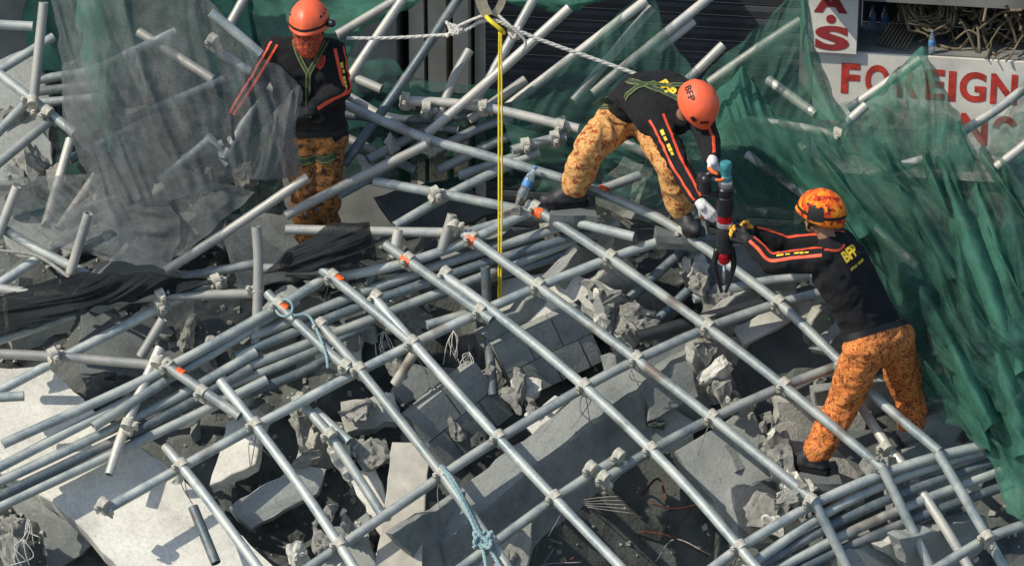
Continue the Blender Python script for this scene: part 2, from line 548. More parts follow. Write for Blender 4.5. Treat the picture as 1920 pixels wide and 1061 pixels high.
wbox('board', wcoord(1525, 150)[0], wcoord(2080, 150)[0], zs0, zled - 0.003, 0.0, 0.03, M['signwhite'], sg)
for ch, a, b in (('F', 1577, 1612), ('O', 1622, 1668), ('R', 1682, 1722), ('E', 1735, 1771), ('I', 1778, 1792), ('G', 1799, 1849), ('N', 1857, 1907)):
    k = (a - 1577) / 330.0
    wall_letters(ch, a, b, 119 + 24 * k, 176 + 24 * k, 0.035, M['red'], sg, 0.034)
wall_letters('N', 1800, 1851, 213, 273, 0.035, M['red'], sg, 0.034)
for uc, vc, ru, rv, a0, a1 in ((1652, 226, 24, 24, -75, 20), (1884, 244, 24, 26, -170, -20)):
    vs = []
    for i in range(13):
        an = rad(a0 + (a1 - a0) * i / 12)
        for q in (1.0, .52):
            x, z = wcoord(uc + ru * q * math.cos(an), vc + rv * q * math.sin(an), .034)
            vs.append(wpt(x, z, .034))
    link('letter_fragment', mesh('letter_fragment', vs, [(2 * i, 2 * i + 1, 2 * i + 3, 2 * i + 2) for i in range(12)]), M['red'], sg)
s2 = tag(empty('column_sign', wpt(wcoord(1560, 60)[0], zled, 0)), 'upright white signboard with dark red serif letters on the pillar', 'sign')
wbox('board', wcoord(1516, 60)[0], wcoord(1608, 60)[0], zled + 0.004, 0.9, 0.0, 0.08, M['signwhite'], s2)
for ch, a, b, t, bo in (('A', 1526, 1590, -18, 25), ('S', 1528, 1592, 49, 95)):
    wall_letters(ch, a, b, t, bo, 0.05, M['darkred'], s2, 0.084)
wall_letters('.', 1549, 1567, 28, 45, 0.03, M['darkred'], s2, 0.084)

# tangled cables and bottles on the ledge
random.seed(11)
vs, fs = [], []
cx, cz = wcoord(1745, 40)
for k in range(44):
    r = random.uniform(0.06, 0.25)
    pts = []
    ph = random.uniform(0, 6.28)
    for i in range(26):
        a = ph + i / 25 * random.uniform(4, 6.5)
        rr = r * (1 + 0.12 * math.sin(3 * a + k))
        pts.append(wpt(cx - 0.02 + rr * math.cos(a) * 1.0, max(zled + .02, cz + 0.05 + rr * math.sin(a) * 0.9), -0.25 + 0.12 * math.sin(a * 0.5 + k) + random.uniform(-.02, .02)))
    tube_geo(pts, 0.010, 5, vs=vs, fs=fs)
tag(link('cable_coil', mesh('cable_coil', vs, fs), M['cable'], smooth=True), 'coil of brown cables bundled on the ledge above the sign', 'cable')
vs, fs = [], []
for k in range(190):
    x0 = wcoord(random.uniform(1770, 2010), 60)[0]
    z0 = zled + random.uniform(0.0, 0.55)
    d = V((random.uniform(-1, 1), 0, random.uniform(-1, 1))) * random.uniform(0.15, 0.4)
    p0 = wpt(x0, z0, -0.3 + random.uniform(-.22, .22))
    pts = catmull([p0, p0 + WX * d.x * .5 + V((0, 0, d.z * .5 + random.uniform(-.1, .1))), p0 + WX * d.x + V((0, 0, d.z)) + WN * random.uniform(-.2, .2)], 8)
    for p in pts: p.z = max(p.z, zled + 0.012)
    tube_geo(pts, random.choice([0.006, 0.009, 0.012]), 5, vs=vs, fs=fs)
tag(link('cable_tangle', mesh('cable_tangle', vs, fs), M['cable'], smooth=True), 'dense tangle of brown cables and twigs beside the cable coil', 'cable', kind='stuff')
vs, fs = [], []
for k in range(9):
    p0 = wpt(wcoord(1690 + k * 5, 60)[0], zled + 0.24 - k * 0.012, -0.35)
    p1 = wpt(wcoord(1640 + k * 7, 95)[0], zled + 0.01, -0.12 + 0.01 * k)
    tube_geo([p0, p0.lerp(p1, 0.5) + V((0, 0, 0.02)), p1], 0.007, 5, vs=vs, fs=fs)
tag(link('cable_ends', mesh('cable_ends', vs, fs), M['cable'], smooth=True), 'straight loose cable ends fanning down from the coil to the ledge', 'cable')

def bottle(base, axis, length, label):
    root = tag(empty('plastic_bottle', base), label, 'bottle')
    x, y = frame_of(axis)
    a = axis.normalized()
    prof = [(0.0, .120), (0.01, .145), (.25, .145), (.30, .135), (.36, .145), (.58, .145), (.70, .125), (.82, .062), (.88, .055), (.93, .055)]
    def lathe(pf, name, mat):
        vs, fs = [], []
        for t, r in pf:
            for k in range(16):
                q = 2 * math.pi * k / 16
                vs.append(base + a * (t * length) + (x * math.cos(q) + y * math.sin(q)) * (r * length))
        for i in range(len(pf) - 1):
            for k in range(16):
                k2 = (k + 1) % 16
                fs.append((i * 16 + k, i * 16 + k2, i * 16 + 16 + k2, i * 16 + 16 + k))
        fs.append(tuple(reversed(range(16)))); fs.append(tuple((len(pf) - 1) * 16 + k for k in range(16)))
        return link(name, mesh(name, vs, fs), mat, root, smooth=True)
    lathe(prof, 'bottle_body', M['bottle'])
    lathe([(.36, .148), (.37, .150), (.55, .150), (.56, .148)], 'paper_label', M['bottle_label'])
    lathe([(.925, .062), (.93, .066), (.985, .066), (1.0, .058)], 'cap', M['bottle_label'])
x, zz = wcoord(1746, 100)
bottle(wpt(x, zled + 0.002, -0.04), V((0, 0, 1)), 0.18, 'small clear water bottle standing on the front of the sign ledge')
for u in (1627, 1650):
    bottle(wpt(wcoord(u, 90)[0], zled + 0.002, -0.45), V((0, 0, 1)), 0.19, 'small blue bottle standing in the dark recess beside the upright sign')
for o in [o for o in bpy.data.objects if o.get('label', '').startswith('small blue bottle')]:
    o['group'] = 'bottles in the recess'

# ================================================================== broken concrete
def slab(name, pts, thick, mat, label=None, cat='concrete', group=None, jag=0.012, seed=0, ext=None, world=False, parent=None, sub=0.07):
    rnd = random.Random(seed * 31 + int(pts[0][0]) + 7)
    P = [V(p) if world else S(*p) for p in pts]
    c = sum(P, V()) / len(P)
    n = V()
    for i in range(len(P)):
        n += (P[i] - c).cross(P[(i + 1) % len(P)] - c)
    n.normalize()
    if n.dot(-FWD) < 0:
        n = -n; P.reverse()
    ring = []
    for i in range(len(P)):
        a, b = P[i], P[(i + 1) % len(P)]
        m = max(1, int((b - a).length / sub))
        side = (b - a).normalized().cross(n)
        for k in range(m):
            p = a.lerp(b, k / m)
            j = rnd.uniform(-jag, jag) if k else rnd.uniform(-jag, jag) * .4
            ring.append(p + side * j)
    ex = (-n if ext is None else V(ext).normalized()) * thick
    N = len(ring)
    vs, fs = [], []
    levels = (0.0, 0.06, 0.5, 1.0)
    for L in levels:
        for p in ring:
            out = (p - c).normalized()
            k = {0.0: -0.008, 0.06: 0.0, 0.5: rnd.uniform(-jag, jag), 1.0: rnd.uniform(-jag, 0)}[L]
            vs.append(p + ex * L + out * k + (n * rnd.uniform(-jag, 0) * .25 if L == 0 else V()))
    for l in range(3):
        for i in range(N):
            i2 = (i + 1) % N
            fs.append((l * N + i, (l + 1) * N + i, (l + 1) * N + i2, l * N + i2))
    fs.append(tuple(range(N)))
    fs.append(tuple(3 * N + i for i in reversed(range(N))))
    me = mesh(name, vs, fs)
    o = link(name, me, mat, parent)
    if label: tag(o, label, cat, group)
    return o
def chunk_mesh(rnd, rough=0.18, cuts=2):
    bm = bmesh.new()
    for k in range(12):
        d = V((rnd.gauss(0, 1), rnd.gauss(0, 1), rnd.gauss(0, 1))).normalized()
        d = V((max(-.72, min(.72, d.x)), max(-.72, min(.72, d.y)), max(-.6, min(.6, d.z))))
        bm.verts.new(d * 1.25)
    r = bmesh.ops.convex_hull(bm, input=bm.verts)
    bmesh.ops.delete(bm, geom=list({g for g in r['geom_interior'] + r['geom_unused'] if isinstance(g, bmesh.types.BMVert)}), context='VERTS')
    bmesh.ops.subdivide_edges(bm, edges=bm.edges, cuts=cuts, use_grid_fill=True)
    off = V((rnd.uniform(0, 50), 0, 0))
    bm.normal_update()
    for v in bm.verts:
        v.co += v.normal * (noise.fractal(v.co * 2.6 + off, 0.8, 2.2, 4) * rough)
    me = bpy.data.meshes.new('concrete_chunk')
    bm.to_mesh(me); bm.free()
    return me
crnd = random.Random(3)
CH = [chunk_mesh(crnd, 0.22) for _ in range(9)]
CHROUGH = [chunk_mesh(crnd, 0.26, 3) for _ in range(5)]
def chunk(u, v, h, size, mat='broken', label='broken lump of concrete lying in the rubble under the pipes', group='concrete lumps in the rubble', rough=False, sc=None):
    src = crnd.choice(CHROUGH if rough else CH)
    me = src.copy(); me.materials.clear()
    o = link('concrete_chunk', me, M[mat])
    o.location = S(u, v, h)
    o.rotation_euler = (crnd.uniform(0, 6), crnd.uniform(0, 6), crnd.uniform(0, 6))
    s = size
    o.scale = sc or (s, s * crnd.uniform(.7, 1), s * crnd.uniform(.6, .9))
    tag(o, label, 'rubble', group)
    return o
def block_wall(corners, nu, nv, thick, label, mat='concrete', missing=()):
    """piece of hollow-block wall: corners o, u-end, v-end on the wall face"""
    o0, pu, pv = [S(*c) for c in corners]
    eu, ev = (pu - o0) / nu, (pv - o0) / nv
    n = eu.cross(ev).normalized()
    if n.dot(-FWD) < 0: n = -n
    root = tag(empty('block_wall_fragment', o0), label, 'wall piece')
    def box(p, a, b, t, name, jit):
        r = random.Random(int(p.x * 1000) + int(p.z * 977))
        vs = []
        for dn in (0, -t):
            for (x, y) in ((0, 0), (1, 0), (1, 1), (0, 1)):
                vs.append(p + a * x + b * y + n * (dn + r.uniform(-jit, jit)))
        return link(name, mesh(name, vs, [(0, 1, 2, 3), (7, 6, 5, 4), (0, 4, 5, 1), (1, 5, 6, 2), (2, 6, 7, 3), (3, 7, 4, 0)]), M[mat], root)
    box(o0 - n * 0.012 + eu * .1 + ev * .1, eu * (nu - .2), ev * (nv - .2), thick - 0.02, 'mortar_core', 0)
    g = 0.02
    for j in range(nv):
        for i in range(-1, nu):
            x0 = i + (0.5 if j % 2 else 0.0)
            x1 = min(x0 + 1, nu); x0 = max(x0, 0)
            if x1 - x0 < 0.2 or (i, j) in missing: continue
            box(o0 + eu * (x0 + g) + ev * (j + g), eu * (x1 - x0 - 2 * g), ev * (1 - 2 * g), thick, 'block', 0.004)
    return root

# big pale slab, lower left
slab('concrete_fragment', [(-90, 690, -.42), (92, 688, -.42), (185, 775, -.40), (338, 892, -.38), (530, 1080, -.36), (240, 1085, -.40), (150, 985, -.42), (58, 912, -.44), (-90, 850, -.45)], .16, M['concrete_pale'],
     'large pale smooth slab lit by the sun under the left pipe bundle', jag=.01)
slab('concrete_fragment', [(-90, 900, -.62), (60, 925, -.60), (180, 1015, -.66), (90, 1090, -.9), (-90, 1090, -.9)], .2, M['concrete'], 'grey cracked slab in shade below the large pale slab')
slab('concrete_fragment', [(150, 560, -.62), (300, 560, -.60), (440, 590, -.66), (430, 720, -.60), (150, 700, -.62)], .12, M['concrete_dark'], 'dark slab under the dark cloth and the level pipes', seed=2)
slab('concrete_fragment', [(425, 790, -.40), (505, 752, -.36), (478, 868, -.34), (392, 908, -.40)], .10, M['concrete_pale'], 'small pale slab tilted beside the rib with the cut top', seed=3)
slab('concrete_fragment', [(430, 950, -.40), (560, 868, -.34), (612, 880, -.34), (596, 925, -.40), (470, 992, -.46)], .14, M['concrete'], 'rounded grey slab leaning over a dark hollow', seed=4)
slab('concrete_beam', [(780, 985, -.30), (1075, 745, -.28), (1285, 612, -.26), (1312, 640, -.26), (1092, 800, -.28), (830, 1020, -.30)], .50, M['concrete'],
     'long concrete beam lying diagonally with a sunlit top and shaded side', 'beam', ext=(0.18, 0.10, -1), jag=.012)
slab('concrete_fragment', [(735, 828, -.20), (806, 830, -.20), (797, 950, -.2), (790, 1085, -.2), (700, 1085, -.2), (722, 940, -.2)], .06, M['wood'], 'pale flat plank striped by pipe shadows standing against the beam', 'plank', jag=.004)
block_wall([(765, 782, -.30), (893, 678, -.30), (838, 880, -.62)], 2, 2, .12, 'grey block wall piece with open joints beside the plank')
block_wall([(925, 648, -.24), (1086, 572, -.24), (975, 752, -.54)], 3, 2, .12, 'grey block wall piece tilted above the long beam')
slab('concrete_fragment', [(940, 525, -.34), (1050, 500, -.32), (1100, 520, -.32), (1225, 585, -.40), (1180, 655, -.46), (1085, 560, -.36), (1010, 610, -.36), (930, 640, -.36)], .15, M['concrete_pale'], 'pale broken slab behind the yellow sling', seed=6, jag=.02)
slab('concrete_fragment', [(1095, 525, -.30), (1165, 545, -.30), (1140, 640, -.44), (1060, 560, -.42)], .10, M['concrete'], 'cracked slab piece leaning on the pale broken slab', seed=7, jag=.02)
slab('concrete_fragment', [(1205, 670, -.22), (1290, 615, -.20), (1300, 650, -.30), (1310, 745, -.42), (1215, 790, -.45)], .2, M['concrete'], 'grey block end resting on top of the long beam', seed=8)
slab('concrete_fragment', [(1265, 845, -.48), (1400, 762, -.46), (1500, 905, -.56), (1478, 965, -.6), (1390, 1010, -.6)], .2, M['concrete'], 'cracked grey slab beside the dark cavity', seed=9)
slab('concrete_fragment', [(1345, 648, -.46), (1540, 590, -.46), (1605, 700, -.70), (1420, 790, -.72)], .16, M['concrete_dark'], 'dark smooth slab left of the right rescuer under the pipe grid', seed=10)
slab('concrete_fragment', [(1372, 612, -.34), (1470, 572, -.34), (1482, 600, -.36), (1396, 645, -.36)], .07, M['concrete_pale'], 'small pale sunlit slab under the black pipe', seed=11)
slab('concrete_fragment', [(1290, 500, -.34), (1345, 470, -.30), (1425, 440, -.32), (1530, 540, -.5), (1400, 590, -.52), (1330, 580, -.50)], .2, M['concrete'], 'grey slab under the power tool', seed=12)
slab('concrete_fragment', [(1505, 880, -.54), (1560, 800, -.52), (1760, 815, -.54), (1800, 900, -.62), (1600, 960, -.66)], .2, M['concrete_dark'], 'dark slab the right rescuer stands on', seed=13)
slab('concrete_fragment', [(1560, 1010, -.5), (1625, 985, -.5), (1700, 1090, -.6), (1590, 1090, -.6)], .15, M['concrete'], 'grey slab corner below the kinked pipes', seed=14)
slab('concrete_fragment', [(640, 752, -.34), (738, 735, -.30), (744, 790, -.34), (650, 812, -.38)], .16, M['broken'], 'rough pale concrete block with broken rebar under the second rib', seed=15, jag=.02)
slab('concrete_fragment', [(645, 890, -.38), (700, 868, -.36), (745, 965, -.36), (715, 1005, -.40)], .12, M['concrete_pale'], 'narrow pale slab left of the plank', seed=16, jag=.02)
slab('concrete_fragment', [(600, 1000, -.36), (690, 960, -.36), (705, 1085, -.4), (590, 1085, -.42)], .12, M['concrete'], 'rough slab at the foot of the plank', seed=17, jag=.025)
slab('concrete_fragment', [(600, 620, -.5), (690, 590, -.5), (670, 690, -.52), (590, 680, -.55)], .1, M['concrete_pale'], 'pale slab showing under the bent pipe end', seed=18)
slab('concrete_fragment', [(980, 790, -.33), (1040, 740, -.30), (1065, 752, -.30), (1000, 815, -.33)], .05, M['concrete_pale'], 'loose pale splinter lying on the long beam', seed=19)
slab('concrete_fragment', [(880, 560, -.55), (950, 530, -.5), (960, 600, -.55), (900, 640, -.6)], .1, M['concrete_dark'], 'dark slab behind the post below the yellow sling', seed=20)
slab('concrete_fragment', [(-40, 380, -.7), (120, 330, -.6), (240, 420, -.7), (60, 520, -.75)], .15, M['concrete'], 'grey slab buried under the grey mesh', seed=21)
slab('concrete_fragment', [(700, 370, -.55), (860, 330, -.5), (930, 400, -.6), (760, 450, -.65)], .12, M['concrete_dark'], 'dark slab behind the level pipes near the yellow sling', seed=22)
slab('concrete_fragment', [(-30, 120, -.3), (60, 90, -.2), (95, 190, -.3), (-20, 260, -.4)], .15, M['concrete'], 'grey slab showing behind the post in the far left pipes', seed=23)
slab('concrete_fragment', [(1180, 330, -.5), (1300, 330, -.45), (1330, 440, -.55), (1190, 420, -.6)], .15, M['concrete'], 'grey slab between the feet of the bending rescuer', seed=24)
frnd = random.Random(21)
for k in range(70):                                         # fill: half-buried slab pieces
    u, v = frnd.uniform(-60, 1980), frnd.uniform(330, 1090)
    if 1010 < u < 1400 and v > 850: continue
    if u < 560 and v > 660: continue
    r = frnd.uniform(55, 135)
    a0 = frnd.uniform(0, 6.28)
    n = frnd.choice([4, 4, 5])
    tu, tv = frnd.uniform(-.0045, .0008), frnd.uniform(-.004, .001)
    pts = []
    for i in range(n):
        a = a0 + i * 6.283 / n + frnd.uniform(-.3, .3)
        du, dv = r * math.cos(a) * frnd.uniform(.8, 1.3), r * math.sin(a) * .8
        pts.append((u + du, v + dv, -.56 + tu * du + tv * dv))
    pts.sort(key=lambda p: math.atan2(p[1] - v, p[0] - u))
    slab('concrete_fragment', pts, frnd.uniform(.06, .14), M[frnd.choice(['concrete', 'concrete', 'broken'])], 'angular piece of broken slab half buried in the rubble mound', 'concrete', 'broken slab pieces in the mound', seed=k, jag=.018)
for (u, v, h, s) in [(680, 770, -.25, .12), (565, 800, -.3, .11), (575, 860, -.36, .10), (640, 860, -.34, .12), (700, 850, -.34, .12), (500, 770, -.36, .07),
                     (1310, 500, -.28, .09), (1315, 545, -.30, .10), (1345, 560, -.34, .09), (1150, 560, -.30, .08), (1190, 590, -.32, .09), (1175, 620, -.34, .10), (1215, 610, -.34, .09), (1235, 640, -.32, .07),
                     (1130, 600, -.34, .06), (1320, 660, -.28, .10), (1335, 700, -.30, .12), (1355, 740, -.34, .11), (1385, 760, -.36, .10), (1455, 830, -.38, .11), (1475, 870, -.36, .12), (1490, 920, -.34, .12), (1430, 960, -.36, .13),
                     (1450, 990, -.36, .1), (970, 720, -.36, .10), (960, 750, -.38, .09), (1000, 730, -.4, .08), (850, 800, -.5, .09), (600, 1010, -.34, .1), (560, 1040, -.36, .1), (620, 960, -.36, .06),
                     (740, 560, -.5, .09), (780, 600, -.5, .1), (350, 620, -.55, .11), (390, 650, -.55, .10), (400, 690, -.55, .09), (300, 620, -.55, .08), (330, 890, -.26, .06), (90, 480, -.6, .12), (220, 390, -.5, .1), (250, 470, -.55, .12),
                     (430, 420, -.6, .14), (690, 310, -.3, .1), (735, 270, -.2, .07), (1060, 430, -.5, .1), (1120, 450, -.5, .12), (1330, 590, -.36, .07), (1520, 440, -.3, .1), (30, 990, -.5, .12), (20, 1040, -.5, .15), (740, 690, -.5, .08)]:
    chunk(u, v, h + (.07 if u > 1000 else .03), s, crnd.choice(['broken', 'broken', 'concrete_pale']), rough=s > .085)
for k in range(45):
    u, v = crnd.uniform(-40, 1960), crnd.uniform(330, 1080)
    if 1010 < u < 1400 and v > 850: continue
    chunk(u, v, -.60 + crnd.uniform(-.02, .1), crnd.uniform(.03, .075), crnd.choice(['broken', 'concrete', 'rubble']))
prnd = random.Random(61)
for (u0, v0, u1, v1, n) in [(1110, 530, 1240, 650, 26), (1285, 480, 1350, 600, 22), (1295, 640, 1380, 770, 26), (1420, 800, 1510, 960, 30), (560, 760, 700, 880, 20), (930, 690, 1010, 780, 14), (590, 940, 720, 1050, 14)]:
    for k in range(n):                                  # spills of pale broken lumps in the gaps
        t = prnd.random()
        u, v = u0 + (u1 - u0) * (t + prnd.gauss(0, .16)), v0 + (v1 - v0) * (t + prnd.gauss(0, .12))
        chunk(u, v, -.31 + prnd.uniform(-.05, .04), prnd.choice([.02, .03, .03, .045, .06]), prnd.choice(['broken', 'broken', 'concrete_pale']), 'small pale lump in a spill of crushed concrete between the slabs', 'small lumps in the concrete spills')
# clods of mortar stuck to the lower joints of the frame
for (u, v, s) in [(1632, 868, .085), (1500, 925, .10), (1480, 935, .09), (1655, 880, .06), (975, 375, .07), (960, 395, .08)]:
    chunk(u, v, 0.0, s, 'broken', 'crumbly clod of grey mortar caked on a pipe joint', 'mortar clods on the pipe joints', True)
# rebar and wires in the cavity
random.seed(8)
for k in range(16):
    u, v = random.uniform(1000, 1400), random.uniform(880, 1060)
    p0 = S(u, v, -.75); p1 = S(u + random.uniform(-160, 160), v + random.uniform(-60, 120), -1.0); 
    pm = p0.lerp(p1, .5) + V((random.uniform(-.08, .08), random.uniform(-.1, .1), random.uniform(-.05, .12)))
    vs, fs = tube_geo(catmull([p0, pm, p1], 14), random.choice([.004, .006, .008]), 6)
    tag(link('bent_rebar', mesh('bent_rebar', vs, fs), M['rebar' if k % 3 else 'wire'], smooth=True), 'thin bent bar in the dark cavity under the grid', 'rebar', 'bars in the cavity')
for k in range(5):
    u, v = 1085 + k * 4, 938 + k * 3
    vs, fs = tube_geo(catmull([S(u, v, -.5), S(u + 40, v - 6 + 3 * k, -.5), S(u + 75 + k * 3, v - 8 + 5 * k, -.48)], 8), .0028, 5)
    tag(link('stripped_wire', mesh('stripped_wire', vs, fs), M['wire'], smooth=True), 'thin pale wire fanning out of the beam over the cavity', 'wire', 'wires fanning from the beam')
# ================================================================== scaffold pipes
PR = 0.031
def pipe_obj(pts, mat='steel', parent=None, r=PR, name='pipe', bend=True, n=None):
    P = [S(*p) if not isinstance(p, Vector) else p for p in pts]
    if len(P) > 2 and bend:
        P = catmull(P, n or 6 * (len(P) - 1))
    elif len(P) == 2:
        P = catmull(P, 4)
    rnd = random.Random(int(P[0].x * 1e4))
    vs, fs = tube_geo(P, r, 14, hollow=0.006)
    me = mesh(name, vs, fs)
    sharp_smooth(me, 50)
    return link(name, me, M[mat], parent)
def ease(pts, deg=2):
    """steel tube bends in long even curves: fit one through the measured points"""
    if len(pts) < 4: return pts
    a = np.array(pts, float)
    d = np.r_[0, np.cumsum(np.hypot(np.diff(a[:, 0]), np.diff(a[:, 1])))]
    out = [np.polyval(np.polyfit(d, a[:, k], deg), d) for k in range(a.shape[1])]
    return [tuple(float(o[i]) for o in out) for i in range(len(pts))]
grid = tag(empty('collapsed_scaffold', S(1000, 1061, -.05)), 'collapsed grid of grey scaffold pipes clamped together over the concrete rubble', 'scaffold')
RIB_H, LED_H = 0.036, -0.034
def pl(h, *uv):
    return [(u, v, h) if len(t) == 2 else t for t in uv for (u, v) in [t[:2]]]
ribs = [
    [(412, 714), (482, 800), (575, 930), (672, 1075)],
    [(310, 835), (345, 880), (395, 942), (500, 1085)],
    [(310, 686), (345, 704), (384, 738), (450, 780)],
    [(500, 550), (530, 576), (600, 648), (656, 693)],
    [(600, 606), (690, 716), (828, 886), (972, 1090)],
    [(600, 505), (634, 524), (700, 585), (775, 645)],
    [(700, 556), (775, 645), (850, 725), (917, 805), (1040, 932), (1185, 1085)],
    [(722, 458), (762, 488), (830, 534), (922, 600)],
    [(832, 514), (925, 592), (1085, 702), (1215, 840), (1310, 945), (1440, 1085)],
    [(868, 438), (884, 449), (1018, 540), (1195, 672), (1325, 782), (1440, 868), (1522, 932)],
    [(985, 388), (1010, 398), (1070, 422), (1145, 484), (1330, 620), (1465, 722), (1655, 876)],
    [(640, 190), (790, 268), (930, 295), (1060, 332), (1130, 358), (1200, 390), (1265, 432), (1440, 566), (1570, 666), (1665, 756), (1760, 850)],
]
ledgers = [
    [(195, 948), (330, 898), (470, 804), (640, 703), (772, 640), (905, 588), (1000, 546), (1140, 490), (1275, 436)],
    [(500, 1110), (650, 1030), (826, 896), (920, 822), (1080, 722), (1190, 684), (1330, 624), (1440, 574), (1545, 543)],
    [(850, 1075), (1036, 938), (1168, 852)],
    [(1125, 905), (1215, 845), (1328, 786), (1466, 730), (1575, 682)],
    [(1320, 1075), (1400, 1020), (1525, 946), (1655, 886), (1760, 855), (1842, 836)],
    [(1740, 1075), (1850, 1010), (1935, 978)],
    [(5, 832), (280, 708), (500, 586), (610, 522)],
    [(620, 522), (745, 498), (868, 455), (1000, 394)],
    [(160, 566), (300, 556), (484, 550)],
    [(-30, 662), (100, 668), (285, 684)],
    [(492, 503), (612, 508)],
    [(535, 430), (690, 434), (835, 436)],
    [(700, 340), (820, 362), (940, 386), (1005, 400)],
]
ribs = [ease(r, 4 if len(r) > 9 else 2) for r in ribs]
ledgers = [ease(r, 3 if len(r) > 7 else 2) for r in ledgers]
grid_pipes = []
for i, r in enumerate(ribs):
    grid_pipes.append(pipe_obj([(u, v, RIB_H) for u, v in r], 'steel', grid))
# lower ends of the three right-hand ribs, kinked down
for pts in ([(1522, 930, RIB_H + .005), (1550, 985, -.06), (1600, 1085, -.25)], [(1653, 874, RIB_H + .005), (1690, 950, -.08), (1755, 1085, -.28)], [(1758, 848, RIB_H + .005), (1810, 935, -.05), (1895, 1085, -.25)]):
    grid_pipes.append(pipe_obj(pts, 'steel', grid))
for i, r in enumerate(ledgers):
    grid_pipes.append(pipe_obj([(u, v, LED_H) for u, v in r], 'steel' if i not in (8, 9, 10, 11) else 'steel_pale', grid))
# side branch with open end
pipe_obj([(1068, 414, RIB_H), (1188, 444, RIB_H + .01)], 'steel', grid)
# orange paint bands near the upper ends
def band(u0, v0, u1, v1, owner):
    a, b = S(u0, v0, RIB_H), S(u1, v1, RIB_H)
    vs, fs = tube_geo([a, a.lerp(b, .5), b], PR + .0025, 14, hollow=.002)
    rnd = random.Random(int(u0))
    vs = [v + (b - a).normalized() * rnd.uniform(-.008, .008) for v in vs]
    link('paint_band', mesh('paint_band', vs, fs), M['paint'], owner, smooth=True)
band(332, 697, 344, 704, grid_pipes[2]); band(523, 570, 537, 582, grid_pipes[3]); band(626, 518, 640, 529, grid_pipes[5])
band(755, 483, 768, 492, grid_pipes[7]); band(878, 445, 890, 453, grid_pipes[9]); band(1003, 395, 1016, 401, grid_pipes[10]); band(1124, 355, 1137, 361, grid_pipes[11])
# couplers where a rib crosses a ledger
def coupler_mesh(seed):
    rnd = random.Random(seed)
    vs, fs = [], []
    for ax, off in ((V((1, 0, 0)), 0.036), (V((0, 1, 0)), -0.034)):
        c = V((0, 0, off))
        o = ax.cross(V((0, 0, 1)))
        tube_geo([c - ax * .026, c - ax * .024, c + ax * .024, c + ax * .026], PR + .008, 14, vs=vs, fs=fs)
        # bolt flanges with nut
        for s in (1,):
            p = c + o * s * (PR + .016)
            b = len(vs)
            for dz in (-.022, .022):
                for dx, dy in ((-.018, -.012), (.018, -.012), (.015, .016), (-.015, .016)):
                    vs.append(p + ax * dx + o * s * dy + V((0, 0, dz + rnd.uniform(-.004, .004))))
            fs += [(b, b + 1, b + 2, b + 3), (b + 7, b + 6, b + 5, b + 4), (b, b + 4, b + 5, b + 1), (b + 1, b + 5, b + 6, b + 2), (b + 2, b + 6, b + 7, b + 3), (b + 3, b + 7, b + 4, b)]
            tube_geo([p + o * s * .010 + V((0, 0, -.045)), p + o * s * .010 + V((0, 0, .052))], .008, 6, vs=vs, fs=fs)
            tube_geo([p + o * s * .010 + V((0, 0, .024)), p + o * s * .010 + V((0, 0, .040))], .016, 6, vs=vs, fs=fs)
    me = mesh('coupler', vs, fs)
    me.materials.append(M['coupler'])
    sharp_smooth(me, 45)
    return me
COUP = [coupler_mesh(s) for s in range(3)]
def cross2(p, q, a, b):
    d1 = (q[0] - p[0], q[1] - p[1]); d2 = (b[0] - a[0], b[1] - a[1])
    den = d1[0] * d2[1] - d1[1] * d2[0]
    if abs(den) < 1e-6: return None
    t = ((a[0] - p[0]) * d2[1] - (a[1] - p[1]) * d2[0]) / den
    s = ((a[0] - p[0]) * d1[1] - (a[1] - p[1]) * d1[0]) / den
    if -.04 <= t <= 1.04 and -.04 <= s <= 1.04:
        return (p[0] + d1[0] * t, p[1] + d1[1] * t, d1, d2)
crnd2 = random.Random(4)
def put_coupler(u, v, d1, d2, parent=grid, h=0.0):
    a = S(u, v, h); x = (S(u + d1[0], v + d1[1], h) - a).normalized(); y = (S(u + d2[0], v + d2[1], h) - a)
    y = (y - x * y.dot(x)).normalized()
    z = x.cross(y)
    if z.dot(SN) < 0: y = -y; z = -z
    o = link('coupler', crnd2.choice(COUP), None, parent)
    mtx = Matrix((x, y, z)).transposed().to_4x4()
    mtx.translation = a
    o.matrix_basis = mtx
    return o
seen = []
for r in ribs:
    for l in ledgers:
        for i in range(len(r) - 1):
            for j in range(len(l) - 1):
                c = cross2(r[i], r[i + 1], l[j], l[j + 1])
                if c and all((c[0] - s[0]) ** 2 + (c[1] - s[1]) ** 2 > 26 ** 2 for s in seen):
                    seen.append(c)
                    put_coupler(*c)
# couplers clasping lapped pipes and open ends
for u, v, d1, d2 in [(602, 612, (1, .8), (1, -.5)), (706, 560, (1, .85), (1, -.5)), (836, 516, (1, .8), (1, -.5)), (650, 688, (1, .8), (1, -.5)), (1160, 857, (1, .8), (1, -.6)), (1132, 898, (1, .8), (1, -.6)), (1108, 880, (1, .8), (1, -.6)),
                     (484, 550, (0, 1), (1, 0)), (296, 684, (.4, -1), (1, .1)), (842, 436, (.3, -1), (1, 0)), (100, 668, (1, -.5), (1, 0)), (300, 556, (1, -.5), (1, 0)), (800, 272, (1, .4), (1, -.6)), (380, 738, (1, .8), (1, -.5)), (195, 948, (1, .8), (1, -.4)), (815, 366, (1, -.5), (1, .2)), (1520, 940, (1, .8), (1, -.5)), (1850, 1010, (1, 1.6), (1, -.5))]:
    put_coupler(u, v, d1, d2)
for o in bpy.data.objects:                    # frame couplers carry their matrix in world space
    pass

